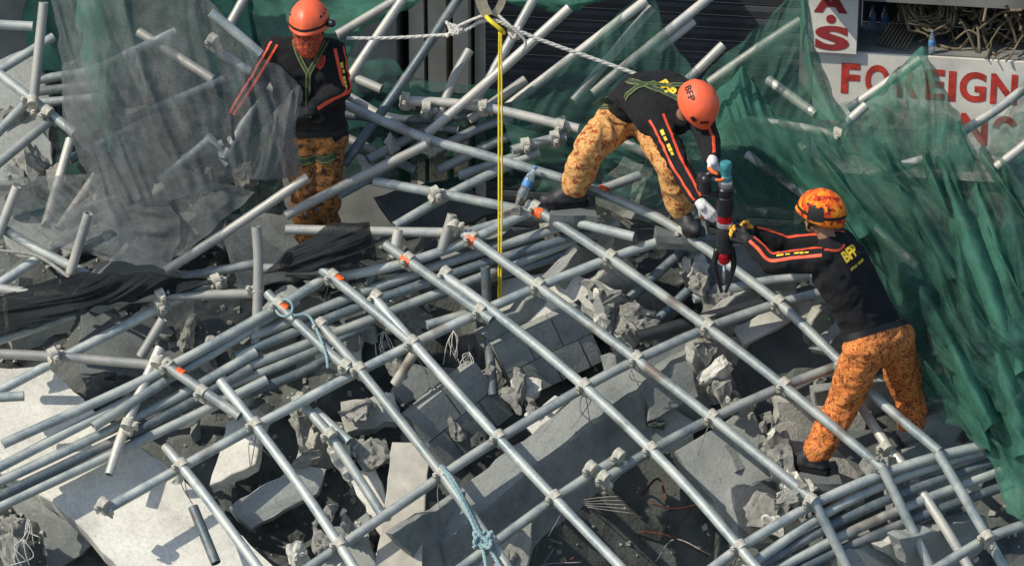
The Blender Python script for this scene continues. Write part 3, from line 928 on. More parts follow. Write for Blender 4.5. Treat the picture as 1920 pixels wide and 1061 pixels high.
# loose pipes: (points, material, label, group)
BUN = ('grey steel pipe lying in the parallel bundle under the upper ends of the ribs', 'pipes in the parallel bundle')
LBUN = ('grey steel pipe in the stack sloping down over the large pale slab', 'pipes in the left stack')
RBUN = ('grey steel pipe in the bundle under the kinked lower ends of the ribs', 'pipes in the right bundle')
LFT = ('grey steel pipe jammed in the heap behind the grey mesh', 'pipes in the left heap')
POL = ('pale dusty pole sticking up out of the heap before the shop front', 'poles before the shop front')
GRN = ('pale pole propping up the green netting', 'poles under the green netting')
loose = [
    ([(-20, 885, -.10), (310, 716, -.10), (500, 592, -.10), (560, 566, -.10)], 'steel', *LBUN),
    ([(-20, 912, -.14), (300, 760, -.14), (480, 660, -.14)], 'steel', *LBUN),
    ([(-20, 938, -.17), (300, 785, -.17), (470, 690, -.17)], 'steel_dark', *LBUN),
    ([(-20, 958, -.20), (340, 790, -.20), (500, 712, -.20)], 'steel', *LBUN),
    ([(175, 800, -.05), (310, 715, -.05)], 'steel', *LBUN),
    ([(470, 632, -.12), (650, 560, -.12), (790, 512, -.12), (900, 470, -.12), (1062, 424, -.12)], 'steel', *BUN),
    ([(440, 668, -.15), (660, 578, -.15), (800, 532, -.15), (920, 490, -.15), (1100, 436, -.15)], 'steel_dark', *BUN),
    ([(430, 700, -.19), (700, 596, -.19), (850, 540, -.19), (1000, 480, -.19), (1160, 418, -.19)], 'steel', *BUN),
    ([(400, 735, -.22), (560, 670, -.22), (650, 628, -.22), (692, 612, -.24), (700, 640, -.34)], 'steel', *BUN),
    ([(380, 770, -.25), (560, 700, -.25), (640, 655, -.25)], 'steel_dark', *BUN),
    ([(650, 610, -.26), (800, 555, -.26), (1000, 500, -.26), (1120, 455, -.26)], 'steel_dark', *BUN),
    ([(820, 452, -.09), (1000, 402, -.09), (1100, 362, -.09), (1200, 330, -.09)], 'steel', *BUN),
    ([(800, 610, -.12), (905, 580, -.12)], 'steel', *BUN),
    ([(1395, 1068, -.10), (1540, 965, -.10), (1680, 900, -.10), (1840, 846, -.10)], 'steel', *RBUN),
    ([(1380, 1085, -.15), (1560, 985, -.15), (1700, 920, -.15), (1860, 866, -.15)], 'steel_dark', *RBUN),
    ([(1420, 1085, -.19), (1580, 1005, -.19), (1720, 940, -.19), (1880, 880, -.19)], 'steel', *RBUN),
    ([(1460, 1085, -.23), (1600, 1020, -.23), (1760, 955, -.23), (1900, 905, -.23)], 'steel_dark', *RBUN),
    ([(1600, 740, -.22), (1660, 830, -.2), (1700, 880, -.18), (1760, 970, -.2), (1830, 1085, -.3)], 'steel_pale', 'long bent pale pipe running down behind the legs of the right rescuer', None),
    ([(560, 752, -.12), (620, 818, -.12), (722, 972, -.2)], 'steel', 'short grey pipe slanting between two ribs to the plank', None),
    ([(590, 770, -.14), (655, 828, -.14)], 'steel', 'short open pipe clamped beside the slanting pipe near the rough block', None),
    ([(362, 950, -.05), (405, 1055, -.08)], 'steel_dark', 'short bluish pipe standing on the large pale slab', None),
    ([(205, 890, -.12), (235, 800, -.1), (300, 652, .0)], 'steel_pale', 'pale pole striped by shadows passing under the left stack', None),
    ([(480, 425, .30), (485, 500, .15), (478, 660, -.2), (465, 760, -.4)], 'steel_pale', 'upright pale post with an open top beside the dark cloth', None),
    ([(848, 402, .12), (828, 468, -.02)], 'steel_pale', 'pale pipe stub standing in a thick clamp', None),
    ([(747, 430, .08), (738, 482, -.02)], 'steel_pale', 'short pale pipe stub beside an orange band', None),
    ([(166, 400, .30), (132, 512, .0)], 'steel_pale', 'pale post with a torn top rising from the dark cloth', None),
    ([(32, 350, .2), (-5, 445, .0)], 'steel_pale', 'pale pole end leaning at the edge of the grey mesh', None),
    ([(306, 598, .0), (264, 668, -.15)], 'steel_pale', 'short pale stub hanging under the level pipe', None),
    ([(82, 5, .45), (62, 196, .05)], 'steel_pale', 'pale upright post rising from the left heap', None),
    ([(310, 508, -.05), (440, 425, .05), (577, 332, .2)], 'steel_pale', 'long pale pole holding down the hem of the grey mesh', None),
    ([(535, 405, -.05), (660, 340, .02), (800, 272, .1)], 'steel_pale', 'long pale pole slanting up before the legs of the masked rescuer', None),
    ([(570, 400, -.2), (700, 330, -.14), (800, 265, -.1)], 'steel_dark', 'dark blue pipe beneath the long slanting pole', None),
    ([(645, 308, -.1), (760, 148, .1), (868, -15, .4)], 'steel_dark', 'dark grey pole crossing the white rope', None),
    ([(800, 252, -.05), (930, 140, .1), (1068, 15, .35)], 'steel_pale', *POL),
    ([(890, 195, -.2), (950, 90, -.1), (1008, -15, .0)], 'steel_pale', *POL),
    ([(648, 158, -.2), (700, 80, -.1), (765, -15, .0)], 'steel_pale', *POL),
    ([(632, 66, -.3), (760, -10, -.2)], 'steel_pale', *POL),
    ([(428, 52, -.1), (465, -15, 0)], 'steel_pale', *POL),
    ([(820, 230, -.1), (850, 150, -.05), (880, 95, 0)], 'steel_pale', *POL),
    ([(650, 140, -.2), (715, 168, -.2)], 'steel_pale', *POL),
    ([(945, 205, -.2), (1070, 110, -.1), (1210, 2, .0)], 'steel_pale', *GRN),
    ([(1075, 190, -.3), (1150, 100, -.2), (1222, 15, -.1)], 'steel_pale', *GRN),
    ([(1110, 175, -.3), (1220, 85, -.2), (1340, -12, -.1)], 'steel_pale', *GRN),
    ([(1290, 150, -.3), (1356, 85, -.2)], 'steel_pale', *GRN),
    ([(1330, 155, -.3), (1420, 92, -.1), (1502, 38, .05)], 'steel_pale', *GRN),
    ([(1568, 248, .02), (1624, 198, .1)], 'steel_pale', *GRN),
    ([(1590, 205, -.22), (1660, 158, -.12), (1726, 112, -.02)], 'steel_pale', *GRN),
    ([(1800, 250, -.2), (1870, 205, -.15), (1940, 152, -.1)], 'steel_pale', *GRN),
    ([(1868, 792, .0), (1935, 722, .12)], 'steel_pale', *GRN),
    ([(1390, 225, -.05), (1500, 240, -.05), (1580, 258, -.05)], 'steel_pale', *GRN),
    ([(1490, 280, -.1), (1580, 360, -.1), (1690, 450, -.1)], 'steel_pale', *GRN),
    ([(1340, 330, -.1), (1440, 400, -.1)], 'steel_pale', *GRN),
    ([(1160, 265, -.2), (1240, 300, -.2)], 'steel_pale', *GRN),
    ([(1400, 290, .06), (1480, 345, .06), (1560, 405, .06)], 'steel_pale', *GRN), ([(1620, 330, .08), (1730, 300, .12)], 'steel_pale', *GRN),
    ([(1640, 430, .1), (1720, 500, .1)], 'steel_pale', *GRN), ([(1860, 320, .1), (1935, 262, .2)], 'steel_pale', *GRN), ([(1440, 150, -.1), (1530, 215, -.05)], 'steel_pale', *GRN),
    ([(750, 188, -.05), (900, 200, -.05), (1085, 242, -.05)], 'steel_pale', 'whitish pipe lying level behind the yellow sling', None),
    ([(640, 215, -.15), (800, 225, -.15), (960, 200, -.15)], 'steel_dark', 'dark pipe lying under the whitish level pipe', None),
    ([(800, 290, -.2), (900, 240, -.2), (960, 222, -.2)], 'steel', 'grey pipe end rising behind the yellow sling', None),
    ([(820, 320, -.25), (950, 258, -.25), (1060, 225, -.25)], 'steel', 'second grey pipe rising behind the yellow sling', None),
    ([(960, 282, -.05), (1030, 262, -.05), (1062, 258, -.05)], 'steel', 'short open pipe clamped behind the clear bottle', None),
    ([(740, 425, -.1), (850, 360, -.1), (960, 310, -.1), (1010, 285, -.1)], 'steel', 'grey pipe slanting under two level pipes by the sling', None),
    ([(1195, 632, -.20), (1350, 590, -.18), (1545, 540, -.16)], 'black_pipe', 'thick black plastic pipe lying under the right end of the grid', None),
    ([(1300, 560, -.28), (1420, 530, -.28), (1540, 515, -.26)], 'steel', 'grey pipe lying above the thick black pipe', None),
    ([(1180, 560, -.35), (1280, 470, -.3)], 'steel_dark', 'dark pipe crossing the hollow below the bending rescuer', None),
    ([(910, 500, -.05), (915, 620, -.3), (925, 740, -.45)], 'steel_dark', 'upright dark post below the yellow sling', None),
    ([(700, 500, -.1), (690, 640, -.4)], 'steel_dark', 'upright dark post beneath the pipe bundle', None),
    ([(790, 640, -.1), (740, 720, -.3)], 'steel_pale', 'pale stub under the open end of the third rib', None),
    ([(-10, 46, .0), (62, 50, .0)], 'steel', *LFT), ([(-10, 138, .0), (100, 70, .0)], 'steel', *LFT), ([(-10, 132, .05), (140, 250, .0)], 'steel', *LFT),
    ([(-10, 255, .0), (50, 192, .0)], 'steel', *LFT), ([(-10, 312, .02), (92, 228, .02)], 'steel', *LFT), ([(132, 262, -.05), (85, 425, -.1)], 'steel_pale', *LFT),
    ([(70, 150, -.15), (200, 130, -.15)], 'steel', *LFT), ([(70, 172, -.18), (220, 155, -.18)], 'steel_dark', *LFT), ([(60, 195, -.2), (240, 178, -.2)], 'steel', *LFT),
    ([Y(395, 24, .46), Y(440, 60, .445), Y(488, 102, .43)], 'steel', 'grey pipe along the upper hem of the grey mesh', None),
    ([(300, 340, -.2), (390, 265, -.15)], 'steel', *LFT), ([(390, 255, -.2), (430, 310, -.25)], 'steel', *LFT), ([(180, 330, -.3), (110, 430, -.3)], 'steel_pale', *LFT),
    ([(10, 432, -.02), (80, 472, -.02), (165, 515, -.05)], 'steel', *LFT), ([(-10, 538, -.1), (70, 485, -.1), (160, 425, -.1)], 'steel', *LFT), ([(-10, 540, .0), (62, 550, .0)], 'steel_pale', *LFT),
    ([(-10, 640, -.05), (140, 590, -.08)], 'steel', *LFT), ([(-10, 738, -.08), (130, 662, -.08), (300, 580, -.08), (405, 525, -.08)], 'steel', *LFT), ([(-10, 745, .0), (45, 742, .0)], 'steel', *LFT),
    ([(160, 420, -.05), (225, 390, -.02)], 'steel', *LFT), ([(340, 520, -.15), (480, 495, -.15)], 'steel', *LFT), ([(0, 470, .0), (70, 480, .0), (130, 520, .0)], 'wire', *LFT),
    ([(1290, 545, -.33), (1180, 650, -.4)], 'steel_dark', 'dark pipe end poking from under the broken pale slab', None),
    ([(650, 180, -.1), (760, 245, -.1)], 'steel_pale', 'pale pipe piece near the elbow of the masked rescuer', None),
]
for pts, mat, lab, grp in loose:
    r = 0.042 if mat == 'black_pipe' else (0.012 if mat == 'wire' else PR)
    if len(pts) > 3 and 'bent' not in lab and pts[-1] != (700, 640, -.34): pts = ease(pts)
    o = pipe_obj(pts, mat, None, r, 'scaffold_pipe' if mat != 'wire' else 'bent_rod')
    if grp == LFT[1] and max(p[1] for p in pts if not isinstance(p, Vector)) > 430:
        lab, grp = 'grey steel pipe lying around the long black shade cloth', 'pipes around the black cloth'
    if mat == 'wire': lab, grp = 'thin bent rod lying across the pipes above the black shade cloth', None
    tag(o, lab, 'pipe' if mat != 'wire' else 'rod', grp)
# loose couplers still gripping loose pipes
for u, v, d1, d2, h in [(62, 196, (0, 1), (1, .6), .05), (90, 215, (1, .7), (1, -.7), .02), (300, 575, (1, -.4), (1, 0), -.05), (405, 530, (1, -.4), (1, 0), -.05), (1040, 262, (1, -.2), (1, 1), -.05), (985, 275, (1, -.2), (1, 1), -.05), (1050, 240, (1, .2), (1, -1), -.05), (760, 190, (1, .1), (1, -1), -.05), (905, 202, (1, .1), (1, -1), -.05), (1500, 286, (1, .8), (1, -.5), -.08), (1570, 255, (1, .2), (1, -1), .0), (1700, 890, (1, 1.4), (1, -.5), -.16), (1660, 842, (1, 1.4), (1, -.5), -.18), (620, 818, (1, 1.2), (1, .1), -.12), (240, 800, (.4, -1), (1, -.5), -.05), (850, 428, (.3, -1), (1, 0), .05), (400, 80, (1, .7), (1, -.5), -.05), (645, 178, (1, .6), (1, -1), .0), (800, 205, (1, .1), (1, -1), -.05)]:
    tag(put_coupler(u, v, d1, d2, None, h), 'dusty pipe clamp gripping a loose pipe in the heap', 'clamp', 'clamps on loose pipes')

# ================================================================== netting
def grid_interp(ctrl, nu, nv, smooth=True):
    rows = []
    for r in ctrl:
        P = [V(p) for p in r]
        rows.append(catmull(P, nu) if (smooth and len(P) > 2) else [lerp_poly(P, i / nu) for i in range(nu + 1)])
    out = []
    for i in range(nu + 1):
        c = [r[i] for r in rows]
        out.append(catmull(c, nv) if (smooth and len(c) > 2) else [lerp_poly(c, j / nv) for j in range(nv + 1)])
    return out                                       # out[i][j]
def lerp_poly(P, t):
    m = len(P) - 1
    k = min(int(t * m), m - 1)
    return P[k].lerp(P[k + 1], t * m - k)
def sheet(name, ctrl, mat, label, cat='netting', nu=90, nv=70, amp=.06, wl=(.7, .16), ang=55, seed=0, edge=6, smooth=True, group=None, crease=1.0, pin=0.0, ymode=False, big=0.0, parent=None):
    """cloth hung between the given points; folds run along 'ang' (degrees down from the photo's right)"""
    g = grid_interp(ctrl, nu, nv, smooth)
    ca, sa = math.cos(rad(ang)), math.sin(rad(ang))
    vs, fs = [], []
    for j in range(nv + 1):
        for i in range(nu + 1):
            p = g[i][j]
            u, v, h = p
            a, b = (u * ca + v * sa) / 305, (-u * sa + v * ca) / 305
            w = noise.noise(V((a * 1.1, b * 1.4, seed))) * .25
            q = V((a / wl[0], (b + w) / wl[1], seed * 1.7))
            f = 1 - 2 * abs(noise.noise(q)) * 1.6
            f2 = 1 - 2 * abs(noise.noise(q * 2.3 + V((5, 2, 0)))) * 1.5
            f3 = noise.noise(V((a * 2.2, b * 2.6, seed + 4)))
            e = min(i, nu - i, j, nv - j) / 6.0
            k = amp * (f * .6 + f2 * .28 * crease + f3 * .7) * (min(1, pin + e) if pin < 1 else 1)
            ed = edge * max(0, 1 - e)
            du = noise.noise(V((u * .03, v * .03, seed + 8))) * ed * 2
            dv = noise.noise(V((u * .03, v * .03, seed + 18))) * ed * 2
            k += big * (1 - 2.4 * abs(noise.noise(V((a / (wl[0] * 1.5), (b + w) / (wl[1] * 2.6), seed + 31)))))
            vs.append(Y(u + du, v + dv, h - k) if ymode else S(u + du, v + dv, h + k))
    for j in range(nv):
        for i in range(nu):
            a = j * (nu + 1) + i
            fs.append((a, a + 1, a + nu + 2, a + nu + 1))
    o = link(name, mesh(name, vs, fs), M[mat], parent, smooth=True)
    if parent is None: tag(o, label, cat, group)
    return o
# main heap of green netting on the right
sheet('safety_net', [[(1340, 235, -.1), (1480, 215, -.15), (1650, 240, -.1), (1800, 230, -.1), (1990, 200, -.1)],
                     [(1310, 330, -.2), (1480, 340, -.1), (1650, 370, .0), (1800, 380, .0), (1990, 380, .0)],
                     [(1410, 450, -.35), (1520, 480, -.35), (1690, 520, -.1), (1830, 540, .0), (1990, 560, .0)],
                     [(1560, 600, -.5), (1640, 640, -.45), (1740, 690, -.15), (1850, 720, -.02), (1990, 740, .0)],
                     [(1690, 720, -.45), (1740, 760, -.3), (1800, 810, -.12), (1890, 860, -.05), (1990, 900, .0)]],
      'net_green', 'large crumpled green safety net heaped behind the right rescuer', nu=200, nv=180, amp=.07, wl=(.9, .16), ang=52, seed=1.3, crease=1.3, big=.12)
heap = sheet('safety_net', [[(1380, 250, -.04), (1500, 240, -.04), (1700, 300, .0), (1980, 280, .02)],
                     [(1440, 360, -.06), (1560, 380, -.05), (1760, 430, .05), (1980, 440, .08)],
                     [(1570, 480, -.14), (1680, 520, -.05), (1820, 600, .08), (1980, 620, .1)],
                     [(1660, 640, -.2), (1740, 680, -.05), (1860, 760, .06), (1980, 800, .1)]],
      'net_green', 'second green net bunched in long folds over the large crumpled net', nu=180, nv=150, amp=.07, wl=(.8, .15), ang=56, seed=7.7, crease=1.5, edge=14, big=.14)
strips = [[(1690, 330), (1760, 500), (1820, 680)], [(1760, 300), (1830, 480), (1890, 640)], [(1600, 380), (1690, 480), (1780, 640)], [(1830, 350), (1880, 520), (1915, 700)], [(1640, 300), (1720, 400), (1790, 520)],
          [(1740, 560), (1800, 680), (1860, 800)], [(1540, 300), (1620, 400), (1700, 470)], [(1850, 600), (1890, 720), (1925, 850)], [(1790, 420), (1810, 540), (1840, 640)], [(1450, 290), (1540, 360), (1620, 440)], [(1880, 300), (1900, 420), (1925, 540)]]
srnd = random.Random(14)
for k, c in enumerate(strips):
    w = srnd.uniform(34, 66)
    rows = [[(u - w * .6, v + w * .3, .05), (u, v, .22 + .05 * (k % 3)), (u + w * .6, v - w * .3, .06)] for u, v in c]
    rows[0] = [(c[0][0] - 5, c[0][1], .08), (c[0][0], c[0][1] - 6, .12), (c[0][0] + 6, c[0][1] - 3, .08)]
    sheet('fold', rows, 'net_thick' if k % 2 else 'net_green', 'narrow pointed fold of green netting standing out of the heap', nu=16, nv=44, amp=.03, wl=(.6, .12), ang=60, seed=k * 3.1, edge=4, smooth=True, parent=heap)
krnd = random.Random(77)
for k in range(30):                                    # doubled-over flaps standing out crisp from the heap
    t = krnd.random()
    u = 1430 + 470 * krnd.random(); v = 300 + 470 * krnd.random()
    if v > 300 + (u - 1400) * 1.15 or v < 270 + max(0, (1600 - u)) * .1: continue
    L, w, a = krnd.uniform(90, 190), krnd.uniform(16, 44), rad(krnd.uniform(42, 72))
    c, s = math.cos(a), math.sin(a)
    q = lambda x, y, h: (u + x * c - y * s, v + x * s + y * c, h)
    k0 = krnd.uniform(.12, .22)
    b0 = krnd.uniform(.15, .6)
    sheet('fold', [[q(-L * .5, -w * b0, k0 - .08), q(-L * .48, 2, k0), q(-L * .40, w * b0, k0 - .08)], [q(0, -w * .6, k0 - .10), q(0, 0, k0 + .06), q(krnd.uniform(-20, 20), w * .7, k0 - .08)], [q(L * .5, -w * .3, k0 - .12), q(L * .55, 0, k0), q(L * .4, w * krnd.uniform(.2, .8), k0 - .12)]],
          'net_thick' if k % 3 == 0 else 'net_green', '', nu=14, nv=26, amp=.03, wl=(.6, .1), ang=60, seed=k * 2.3 + 40, edge=2, smooth=False, parent=heap)
sheet('safety_net', [[(1345, 225, -.02), (1450, 222, .0), (1580, 250, .03), (1720, 285, .05)], [(1360, 320, -.06), (1470, 330, .02), (1600, 350, .08), (1760, 380, .12)], [(1400, 430, -.16), (1500, 440, -.12), (1640, 470, .04), (1800, 490, .12)]],
      'net_thin', 'thin light green net stretched over pipes between the two right rescuers', nu=120, nv=80, amp=.05, wl=(.9, .14), ang=48, seed=33.3, crease=1.4, big=.06)
sheet('safety_net', [[(1560, 200, .0), (1640, 190, .02), (1740, 205, .1), (1790, 215, .1)], [(1550, 250, .0), (1650, 255, .05), (1750, 270, .1), (1830, 280, .1)], [(1560, 310, .0), (1660, 320, .05), (1760, 330, .1), (1860, 340, .1)]],
      'net_green', 'green net bunched along the foot of the long sign', nu=80, nv=50, amp=.05, wl=(.7, .12), ang=75, seed=35.1, crease=1.4, big=.05)
sheet('safety_net', [[(1385, 130, -.05), (1390, 128, -.04), (1396, 130, -.05)], [(1330, 200, -.15), (1385, 190, -.02), (1450, 200, -.1)], [(1320, 300, -.15), (1400, 290, .02), (1520, 300, -.05)], [(1345, 390, -.2), (1430, 390, -.06), (1560, 400, -.06)]],
      'net_thick', 'green net peaked like a tent behind the power tool', nu=60, nv=70, amp=.05, wl=(.9, .12), ang=70, seed=53.0, crease=1.4, big=.04)
# lower tail
sheet('safety_net', [[(1690, 690, -.2), (1760, 700, -.1), (1850, 760, .0), (1990, 760, .05)], [(1780, 780, -.12), (1830, 790, .02), (1880, 830, .06), (1990, 850, .08)], [(1850, 850, -.06), (1880, 860, .05), (1910, 900, .1), (1990, 940, .1)], [(1885, 955, .0), (1905, 968, .05), (1925, 985, .1), (1990, 1010, .1)]],
      'net_thick', 'tail of thick green netting hanging down over the right pipe bundle', nu=80, nv=80, amp=.07, wl=(.8, .16), ang=55, seed=2.2)
# tents over the poles
sheet('safety_net', [[(1205, -12, .02), (1210, -14, .02), (1216, -14, .02), (1222, -12, .0)], [(1090, 90, .0), (1150, 85, -.05), (1210, 80, -.05), (1262, 80, -.1)], [(960, 195, -.08), (1070, 200, -.15), (1200, 180, -.2), (1305, 150, -.2)], [(960, 290, -.2), (1090, 310, -.25), (1230, 300, -.25), (1330, 290, -.25)]],
      'net_thin', 'thin green net hung like a tent over poles before the shutter', nu=70, nv=80, amp=.035, wl=(.9, .14), ang=100, seed=3.3, edge=3)
sheet('safety_net', [[(960, 215, -.2), (1080, 230, -.2), (1200, 230, -.22), (1330, 220, -.2)], [(980, 300, -.25), (1100, 310, -.25), (1220, 310, -.2), (1350, 320, -.2)], [(1010, 400, -.3), (1120, 400, -.3), (1230, 390, -.3), (1350, 380, -.3)]],
      'net_green', 'green net crumpled behind the legs of the bending rescuer', nu=90, nv=60, amp=.10, wl=(.5, .2), ang=30, seed=5.1)
sheet('safety_net', [[(1495, -20, .1), (1502, -22, .1), (1508, -22, .1), (1514, -20, .1)], [(1400, 70, .0), (1460, 60, .02), (1505, 80, .1), (1530, 95, .08)], [(1310, 155, -.15), (1420, 160, -.12), (1500, 165, -.02), (1560, 190, .02)], [(1330, 240, -.15), (1420, 250, -.12), (1520, 250, -.05), (1600, 262, -.02)]],
      'net_thin', 'thin green net sagging from a high pole beside the upright sign', nu=70, nv=80, amp=.04, wl=(.9, .15), ang=120, seed=6.4, edge=3)
sheet('safety_net', [[(1497, -20, .14), (1503, -20, .16), (1509, -20, .14)], [(1500, 60, .12), (1512, 70, .2), (1526, 70, .12)], [(1512, 150, .08), (1530, 150, .18), (1552, 150, .08)], [(1540, 225, .05), (1565, 225, .14), (1592, 232, .05)]],
      'net_thick', 'long twisted strip of green netting hanging down beside the upright sign', nu=18, nv=70, amp=.035, wl=(.9, .08), ang=80, seed=8.8, edge=4)
sheet('safety_net', [[(1722, 92, .12), (1726, 90, .14), (1730, 90, .14), (1734, 92, .12)], [(1660, 160, .0), (1700, 150, .08), (1735, 150, .12), (1760, 150, .1)], [(1600, 225, -.1), (1680, 225, .02), (1745, 220, .1), (1800, 225, .08)], [(1580, 290, -.1), (1680, 310, .0), (1760, 315, .08), (1830, 320, .08)]],
      'net_thick', 'green net peaked over a pole in front of the long sign', nu=70, nv=70, amp=.05, wl=(.9, .11), ang=80, seed=9.2, edge=5, crease=1.5)
sheet('safety_net', [[(1925, 150, .0), (1940, 145, .0), (1990, 130, .0)], [(1870, 225, -.02), (1920, 215, .04), (1990, 200, .05)], [(1850, 300, -.05), (1910, 310, .05), (1990, 300, .08)]],
      'net_green', 'green net draped over the pole at the right end of the sign', nu=40, nv=50, amp=.06, wl=(.8, .12), ang=110, seed=10.4)
for (rw, lab, sd, mt) in [
    ([[(400, -20, -.9), (520, -25, -.9), (640, -25, -.9), (700, -20, -.9)], [(400, 60, -1.0), (520, 60, -1.0), (640, 50, -1.0), (690, 40, -1.)], [(400, 130, -1.1), (500, 120, -1.1), (640, 110, -1.1), (660, 90, -1.1)]], 'green net hanging behind the masked rescuer', 11.5, 'net_thick'),
    ([[(640, -25, -.8), (760, -25, -.8), (840, -25, -.8)], [(650, 20, -.75), (740, 15, -.7), (800, -5, -.8)], [(660, 60, -.8), (720, 40, -.8), (760, 15, -.85)]], 'green net swag hanging above the poles behind the rope', 12.5, 'net_thick'),
    ([[(950, -25, -.9), (1050, -25, -.9), (1200, -25, -.9)], [(955, 0, -.85), (1050, 5, -.85), (1160, -5, -.9)], [(965, 14, -.9), (1050, 20, -.9), (1120, 5, -.95)]], 'green net hem hanging in front of the shutter', 13.5, 'net_thick'),
    ([[(650, 105, -.4), (720, 115, -.4), (800, 150, -.4), (890, 155, -.4)], [(645, 150, -.35), (730, 160, -.3), (820, 165, -.3), (900, 170, -.35)], [(640, 195, -.4), (730, 195, -.4), (830, 190, -.4), (900, 190, -.4)]], 'low green net heap behind the dark grey pole', 14.5, 'net_green')]:
    sheet('safety_net', rw, mt, lab, nu=60, nv=40, amp=.08, wl=(.5, .18), ang=20, seed=sd)
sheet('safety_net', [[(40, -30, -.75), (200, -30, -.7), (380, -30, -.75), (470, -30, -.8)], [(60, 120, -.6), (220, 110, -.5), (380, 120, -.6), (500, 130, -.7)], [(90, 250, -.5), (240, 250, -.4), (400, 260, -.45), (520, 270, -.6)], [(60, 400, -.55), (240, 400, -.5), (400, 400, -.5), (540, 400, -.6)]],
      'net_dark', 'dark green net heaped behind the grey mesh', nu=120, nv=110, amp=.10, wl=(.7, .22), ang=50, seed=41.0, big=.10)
for k, pts in enumerate([[(180, 130, -.2), (330, 60, -.15)], [(230, 230, -.2), (420, 150, -.2)], [(260, 60, -.2), (400, 150, -.2)], [(400, 90, -.15), (520, 170, -.25)], [(130, 300, -.25), (300, 215, -.2)], [(340, 300, -.25), (470, 250, -.2)], [(420, 300, -.2), (480, 190, -.1)], [(220, 400, -.3), (400, 350, -.3)]]):
    tag(pipe_obj(pts, ['steel', 'steel_dark', 'steel_pale'][k % 3], None, PR, 'scaffold_pipe'), LFT[0], 'pipe', LFT[1])
for (u, v, s) in [(250, 225, .09), (270, 250, .07), (330, 190, .06), (420, 290, .10), (390, 320, .08), (180, 380, .09), (460, 330, .1), (300, 360, .08), (20, 230, .12), (60, 300, .14), (30, 330, .1), (110, 340, .1)]:
    chunk(u, v, -.3, s, crnd.choice(['broken', 'concrete', 'concrete_pale']), 'broken lump of concrete caught in the heap behind the grey mesh', 'concrete lumps behind the grey mesh', s > .085)
slab('concrete_fragment', [(-40, 200, -.3), (70, 190, -.25), (110, 330, -.35), (-40, 350, -.4)], .15, M['concrete'], 'grey slab wedged under the far left pipes', seed=31, jag=.02)
slab('concrete_fragment', [(235, 205, -.22), (275, 198, -.2), (262, 238, -.28), (240, 232, -.28)], .05, M['concrete_pale'], 'small pale scrap of board caught behind the grey mesh', seed=32)
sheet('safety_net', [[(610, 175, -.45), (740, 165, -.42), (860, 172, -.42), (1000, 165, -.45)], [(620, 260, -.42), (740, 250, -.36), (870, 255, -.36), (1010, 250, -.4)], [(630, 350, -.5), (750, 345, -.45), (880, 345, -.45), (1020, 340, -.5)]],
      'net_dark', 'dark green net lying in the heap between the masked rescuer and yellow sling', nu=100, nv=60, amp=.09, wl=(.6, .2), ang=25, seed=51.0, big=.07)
for pts in ([(690, 300, -.22), (850, 215, -.2)], [(640, 255, -.25), (780, 320, -.25)], [(860, 330, -.25), (1010, 280, -.22)], [(700, 215, -.2), (860, 245, -.2)], [(880, 225, -.12), (985, 150, -.05)], [(1230, 95, -.25), (1300, 40, -.2)]):
    tag(pipe_obj(pts, 'steel' if pts[0][0] < 870 else 'steel_pale', None, PR, 'scaffold_pipe'), 'grey pipe tangled in the heap around the yellow sling and shutter', 'pipe', 'pipes tangled behind the sling')
# grey mesh at the left, in front of the masked rescuer
sheet('grey_mesh', [[(92, -20, .9), (180, -25, .8), (280, -25, .68), (375, -20, .52)], [(112, 90, .75), (230, 80, .62), (370, 75, .5), (478, 92, .42)], [(120, 220, .62), (240, 200, .5), (400, 175, .42), (562, 160, .41)], [(160, 320, .5), (260, 300, .42), (420, 260, .36), (552, 240, .36)], [(205, 415, .36), (290, 385, .34), (430, 345, .36), (564, 330, .46)]],
      'net_grey', 'large translucent grey mesh draped from a pipe over the left heap', 'mesh sheet', nu=120, nv=110, amp=.045, wl=(1.2, .16), ang=70, seed=15.1, edge=3, ymode=True)
sheet('grey_mesh', [[(120, 120, .06), (200, 100, .1), (260, 90, .08)], [(125, 230, .08), (210, 240, .14), (300, 270, .1)], [(190, 340, .05), (280, 340, .12), (380, 330, .12)], [(60, 440, .02), (300, 490, .05), (480, 360, .15)]],
      'net_grey', 'second layer of grey mesh folded under the large grey mesh', 'mesh sheet', nu=90, nv=90, amp=.07, wl=(1.2, .14), ang=60, seed=16.1, edge=3)
sheet('grey_mesh', [[(-20, 340, -.1), (80, 330, -.05), (200, 320, .0)], [(10, 430, .03), (150, 440, .08), (330, 400, .1)], [(60, 455, .05), (200, 485, .1), (320, 505, .08)]],
      'net_grey', 'lower lap of grey mesh lying over the pipes above the dark cloth', 'mesh sheet', nu=80, nv=50, amp=.05, wl=(1.2, .14), ang=20, seed=17.1, edge=4)
sheet('grey_mesh', [[(140, -20, .2), (175, -20, .26), (240, -20, .2)], [(150, 100, .16), (185, 100, .26), (230, 100, .18)], [(170, 180, .16), (200, 190, .24), (222, 190, .18)], [(200, 280, .12), (208, 284, .16), (214, 288, .12)]],
      'net_thick', 'dark green twist of netting hanging down the grey mesh', 'netting', nu=24, nv=60, amp=.05, wl=(1.2, .08), ang=85, seed=18.1, edge=4)
sheet('grey_mesh', [[(556, 162, .38), (560, 162, .38), (564, 162, .38)], [(500, 230, .36), (530, 240, .33), (556, 240, .35)], [(425, 332, .36), (500, 338, .34), (566, 332, .43)]],
      'net_grey', 'doubled triangular flap of grey mesh hanging beside the masked rescuer', 'mesh sheet', nu=40, nv=50, amp=.02, wl=(1.0, .1), ang=110, seed=25.1, edge=2, ymode=True)
